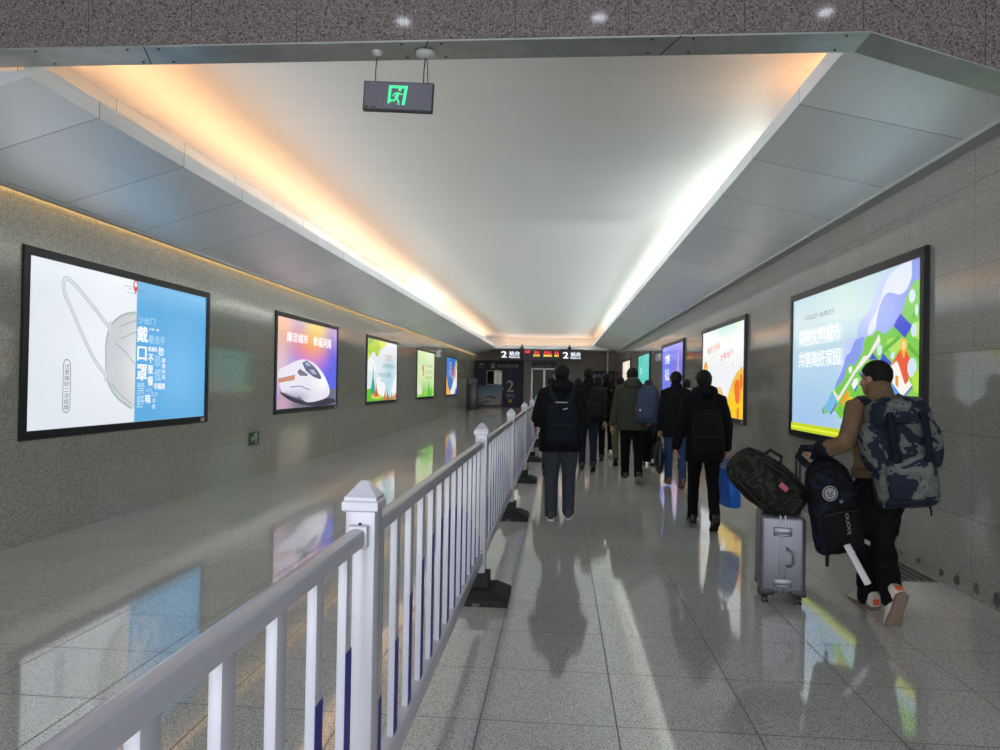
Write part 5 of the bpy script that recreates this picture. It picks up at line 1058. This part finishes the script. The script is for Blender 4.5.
for i in (-1, 1):
    e_, w_ = pt.A[i][1], pt.A[i][2]; bm = B(); tube(bm, [e_.lerp(w_, .80)*HS, e_.lerp(w_, 1.0)*HS], [.058, .050], 18, round_=False); obj('cuff', bm, RIB, pt.body)
h, k, a, fp_ = pt.J[-1]
CAMO1 = camo('grey_blue_camouflage', [(28, 33, 46), (30, 36, 50), (88, 93, 90), (104, 108, 104), (34, 40, 56)], 5.5); CAMO2 = camo('dark_green_camouflage', [(24, 24, 22), (22, 22, 20), (46, 47, 40), (27, 27, 24), (58, 58, 50)], 6)
rl = pt.world(pt.T(.02, -.14, .73))
o = rucksack('large grey blue camouflage rucksack on the back of the man in tan', rl, RZ-.22, .385, .29, .71, CAMO1, CAMO1, tilt=-5, roll=-5, lid=True, sidepockets=True, group=None, name='rucksack', p=3.0, vox=.006, details=False, straps=False)
worn_straps(o, pt, (.10, .155), 1.40, .065, CAMO1)
o['category'] = 'rucksack'
for sd in (-1, 1):
    bm = B(); tube(bm, [(sd*.10, -.305, .62), (sd*.10, -.325, .50), (sd*.10, -.335, .36), (sd*.09, -.335, .30)], [(.006, .024)], 8, ref=(1, 0, 0)); obj('lid_strap', bm, NVY, o)
    bm = B(); tube(bm, [(sd*.12, -.18, .005), (sd*.12, -.20, -.02), (sd*.115, -.20, -.05)], [(.012, .004)], 8, ref=(1, 0, 0)); obj('bottom_strap', bm, BLK, o)
# silver suitcase
sc_ = trolley('silver aluminium suitcase with latches, under the dark camouflage bag', (1.635, 5.66, 0), -.19, .315, .42, .56, MSUIT, MBLK, 1.055, True, group=None, hx=.12, trim=MTRM)
# dark camouflage backpack lying on the suitcase
o = thing('camouflage_bag', 'dark green camouflage backpack with a red patch lying on the silver suitcase', 'backpack', (1.53, 5.60, .635)); o.rotation_euler = (0, R_(38), .06); o.scale = (.95, .95, .95)
O2 = o
cz = Matrix.Rotation(R_(-38), 3, 'Y') @ Vector((-.02, 0, .205)) ; cx0, cz0 = cz.x, cz.z
bm = B(); rs = []
for t, fz, fy in ((-.315, .25, .3), (-.305, .48, .55), (-.27, .72, .80), (-.18, .90, .95), (-.02, 1.0, 1.0), (.14, .98, 1.0), (.24, .86, .92), (.29, .66, .75), (.305, .4, .5)):
    rs.append(ring(bm, Vector((cx0+t, 0, cz0+.01*fz)), Vector((0, 1, 0)), Vector((0, 0, 1)), .165*fy, .188*fz, 28, 2.6))
skin(bm, rs); obj('main_compartment', bm, CAMO2, o, voxel=.006, relax=2, wrinkle=(.020, .12))
bm = B(); rs = [ring(bm, Vector((cx0+t, -.150, cz0-.01)), Vector((0, 0, 1)), Vector((0, 1, 0)), .125*f, .05*f2, 20, 3) for t, f, f2 in ((-.20, .5, .3), (-.18, .85, .8), (-.05, 1, 1), (.12, 1, 1), (.19, .8, .7), (.2, .4, .3))]
skin(bm, rs); fp2 = obj('front_pocket', bm, CAMO2, o, voxel=.006, relax=2, wrinkle=(.012, .08))
bm = B(); tube(bm, [(cx0-.19, -.185, cz0+.105), (cx0-.02, -.198, cz0+.118), (cx0+.18, -.187, cz0+.105)], [(.006, .004)], 8); obj('zipper', bm, MDK, fp2)
bm = B(); tube(bm, [(cx0-.29, -.075, cz0-.04), (cx0-.22, -.135, cz0-.125), (cx0-.02, -.150, cz0-.155), (cx0+.16, -.14, cz0-.15)], [.006], 8); tube(bm, [(cx0-.28, -.10, cz0+.06), (cx0-.18, -.150, cz0+.13), (cx0+.0, -.13, cz0+.165), (cx0+.2, -.12, cz0+.15)], [.006], 8); obj('zipper', bm, MDK, o)
bm = B(); box(bm, (cx0+.045, -.208, cz0+.045), (.082, .012, .050), .003, rot=rot('Y', 2)); rp = obj('patch_border', bm, MDK, o, angle=.7)
bm = B(); box(bm, (cx0+.045, -.2135, cz0+.045), (.070, .004, .038), .001, rot=rot('Y', 2)); obj('red_patch', bm, plain((186, 92, 92), .6, name='faded_red_patch'), rp, angle=.7)
for x0, zz in ((-.25, .09), (-.12, .185)):
    bm = B(); tube(bm, [(cx0+x0-.06, -.08, cz0+zz-.03), (cx0+x0-.045, -.09, cz0+zz+.03), (cx0+x0+.06, -.07, cz0+zz+.045), (cx0+x0+.085, -.06, cz0+zz-.0)], [(.013, .005)], 8); obj('carry_strap', bm, CAMO2, o)
# black backpack hung on the suitcase handle
NAVP = camo('black_and_navy_cloth', [(12, 12, 14), (14, 14, 17), (22, 28, 48), (13, 13, 16)], 11)
o = rucksack('black backpack with a white round badge hung beside the silver suitcase', (1.955, 5.46, .40), R_(4), .33, .20, .65, NAVP, BLK, roll=-10, straps=False, group=None, handle=False, vox=.006)
MB_ = plain((150, 150, 152), .5, name='white_badge')
bm = B()
R1 = [((.052)*math.cos(2*PI*i/24), (.052)*math.sin(2*PI*i/24)) for i in range(24)]
prism(bm, [(x-.055, z+.44) for x, z in R1], -.2195, -.2135, plane='xz'); bd = obj('badge', bm, MB_, o, angle=.7)
flat_xz('badge_ring', stroke(ell(-.055, .44, .042, .042, 24)+[(-.013, .44)], .007) + stroke([(-.075, .455), (-.055, .43), (-.035, .455)], .008) + stroke([(-.075, .43), (-.055, .418), (-.035, .43)], .006), MDK, bd, -.2205)
q = letters('lettering', 'OUOO|', MB_, o, 0, 0, .14, .030, 0, .01); q.rotation_euler = (PI/2, PI/2, 0); q.location = (-.002, -.2585, .30)
bm = B(); box(bm, (.010, -.2205, .375), (.022, .004, .020)); obj('small_label', bm, plain((120, 120, 124), .5, name='grey_label'), o)
for (x0, x1) in ((.06, .15), (.10, .185)):
    bm = B(); tube(bm, [(x0-.02, -.02, .63), (x0+.04, -.06, .55), (x1-.01, -.10, .38), (x1, -.10, .18), (x1-.02, -.10, .05)], [(.018, .005)], 8, ref=(0, 1, 0)); obj('shoulder_strap', bm, BLK, o)
bm = B(); tube(bm, [(-.07, -.06, .02), (-.085, -.065, -.03), (-.095, -.065, -.09)], [(.014, .004)], 8, ref=(0, 1, 0)); obj('strap_end', bm, DGREY, o)
bm = B(); tube(bm, [(-.10, -.07, .60), (-.17, -.06, .70), (-.13, -.05, .75), (-.02, -.05, .73), (.05, -.06, .64)], [(.026, .006)], 10, ref=(0, 1, 0)); obj('carry_strap', bm, NAVP, o)
bm = B(); tube(bm, [(.165, -.12, .06), (.20, -.12, .035)], [.016], 10); obj('buckle', bm, plain((150, 148, 140), .5, name='pale_buckle'), o)
bpy.context.view_layer.update(); iv_ = o.matrix_world.inverted()
e_, w_ = pt.world(pt.A[-1][1]), pt.world(pt.A[-1][2])
bm = B(); tube(bm, [iv_ @ e_.lerp(w_, .52), iv_ @ e_.lerp(w_, .60), iv_ @ e_.lerp(w_, .72), iv_ @ e_.lerp(w_, .84), iv_ @ e_.lerp(w_, .90)], [.058, .068, .071, .068, .058], 18); tube(bm, [iv_ @ e_.lerp(w_, .93), iv_ @ e_.lerp(w_, 1.02), iv_ @ e_.lerp(w_, 1.10)], [.052, .062, .050], 18); obj('draped_strap', bm, NAVP, o, voxel=.006, relax=2, wrinkle=(.016, .05))
A_, B_ = at(847, 545, Y=5.14), at(868, 584, Y=5.02)
iv = (Matrix.Translation((RX, RY, 0)) @ Matrix.Rotation(RZ, 4, 'Z')).inverted()
bm = B(); tube(bm, [iv @ A_, iv @ A_.lerp(B_, .5), iv @ B_], [(.024, .006)], 10, ref=(0, 1, 0)); obj('white_side_stripe', bm, plain((206, 206, 208), .5, name='white_braid'), pt.body)

# ------------------------------------------------------------------ daylight from the open end behind the camera, camera, view
w = bpy.data.worlds.new('World'); SC.world = w; w.use_nodes = True
bg = w.node_tree.nodes['Background']; bg.inputs[0].default_value = (*WORLD_C, 1); bg.inputs[1].default_value = WORLD_S
cam = bpy.data.cameras.new('Camera'); cam.sensor_width = 36; cam.lens = FPX/1000*36; cam.clip_start = .05
co = bpy.data.objects.new('Camera', cam); COL.objects.link(co); SC.camera = co
co.matrix_world = Matrix((( CR.x, CU.x, -_f.x, 0), (CR.y, CU.y, -_f.y, 0), (CR.z, CU.z, -_f.z, EYE), (0, 0, 0, 1)))
vs = SC.view_settings; vs.view_transform = 'Standard'; vs.look = 'None'; vs.exposure = EXPO; vs.gamma = 1; vs.use_curve_mapping = False
SC.cycles.sample_clamp_indirect = 6; SC.cycles.max_bounces = 8; SC.cycles.use_denoising = True
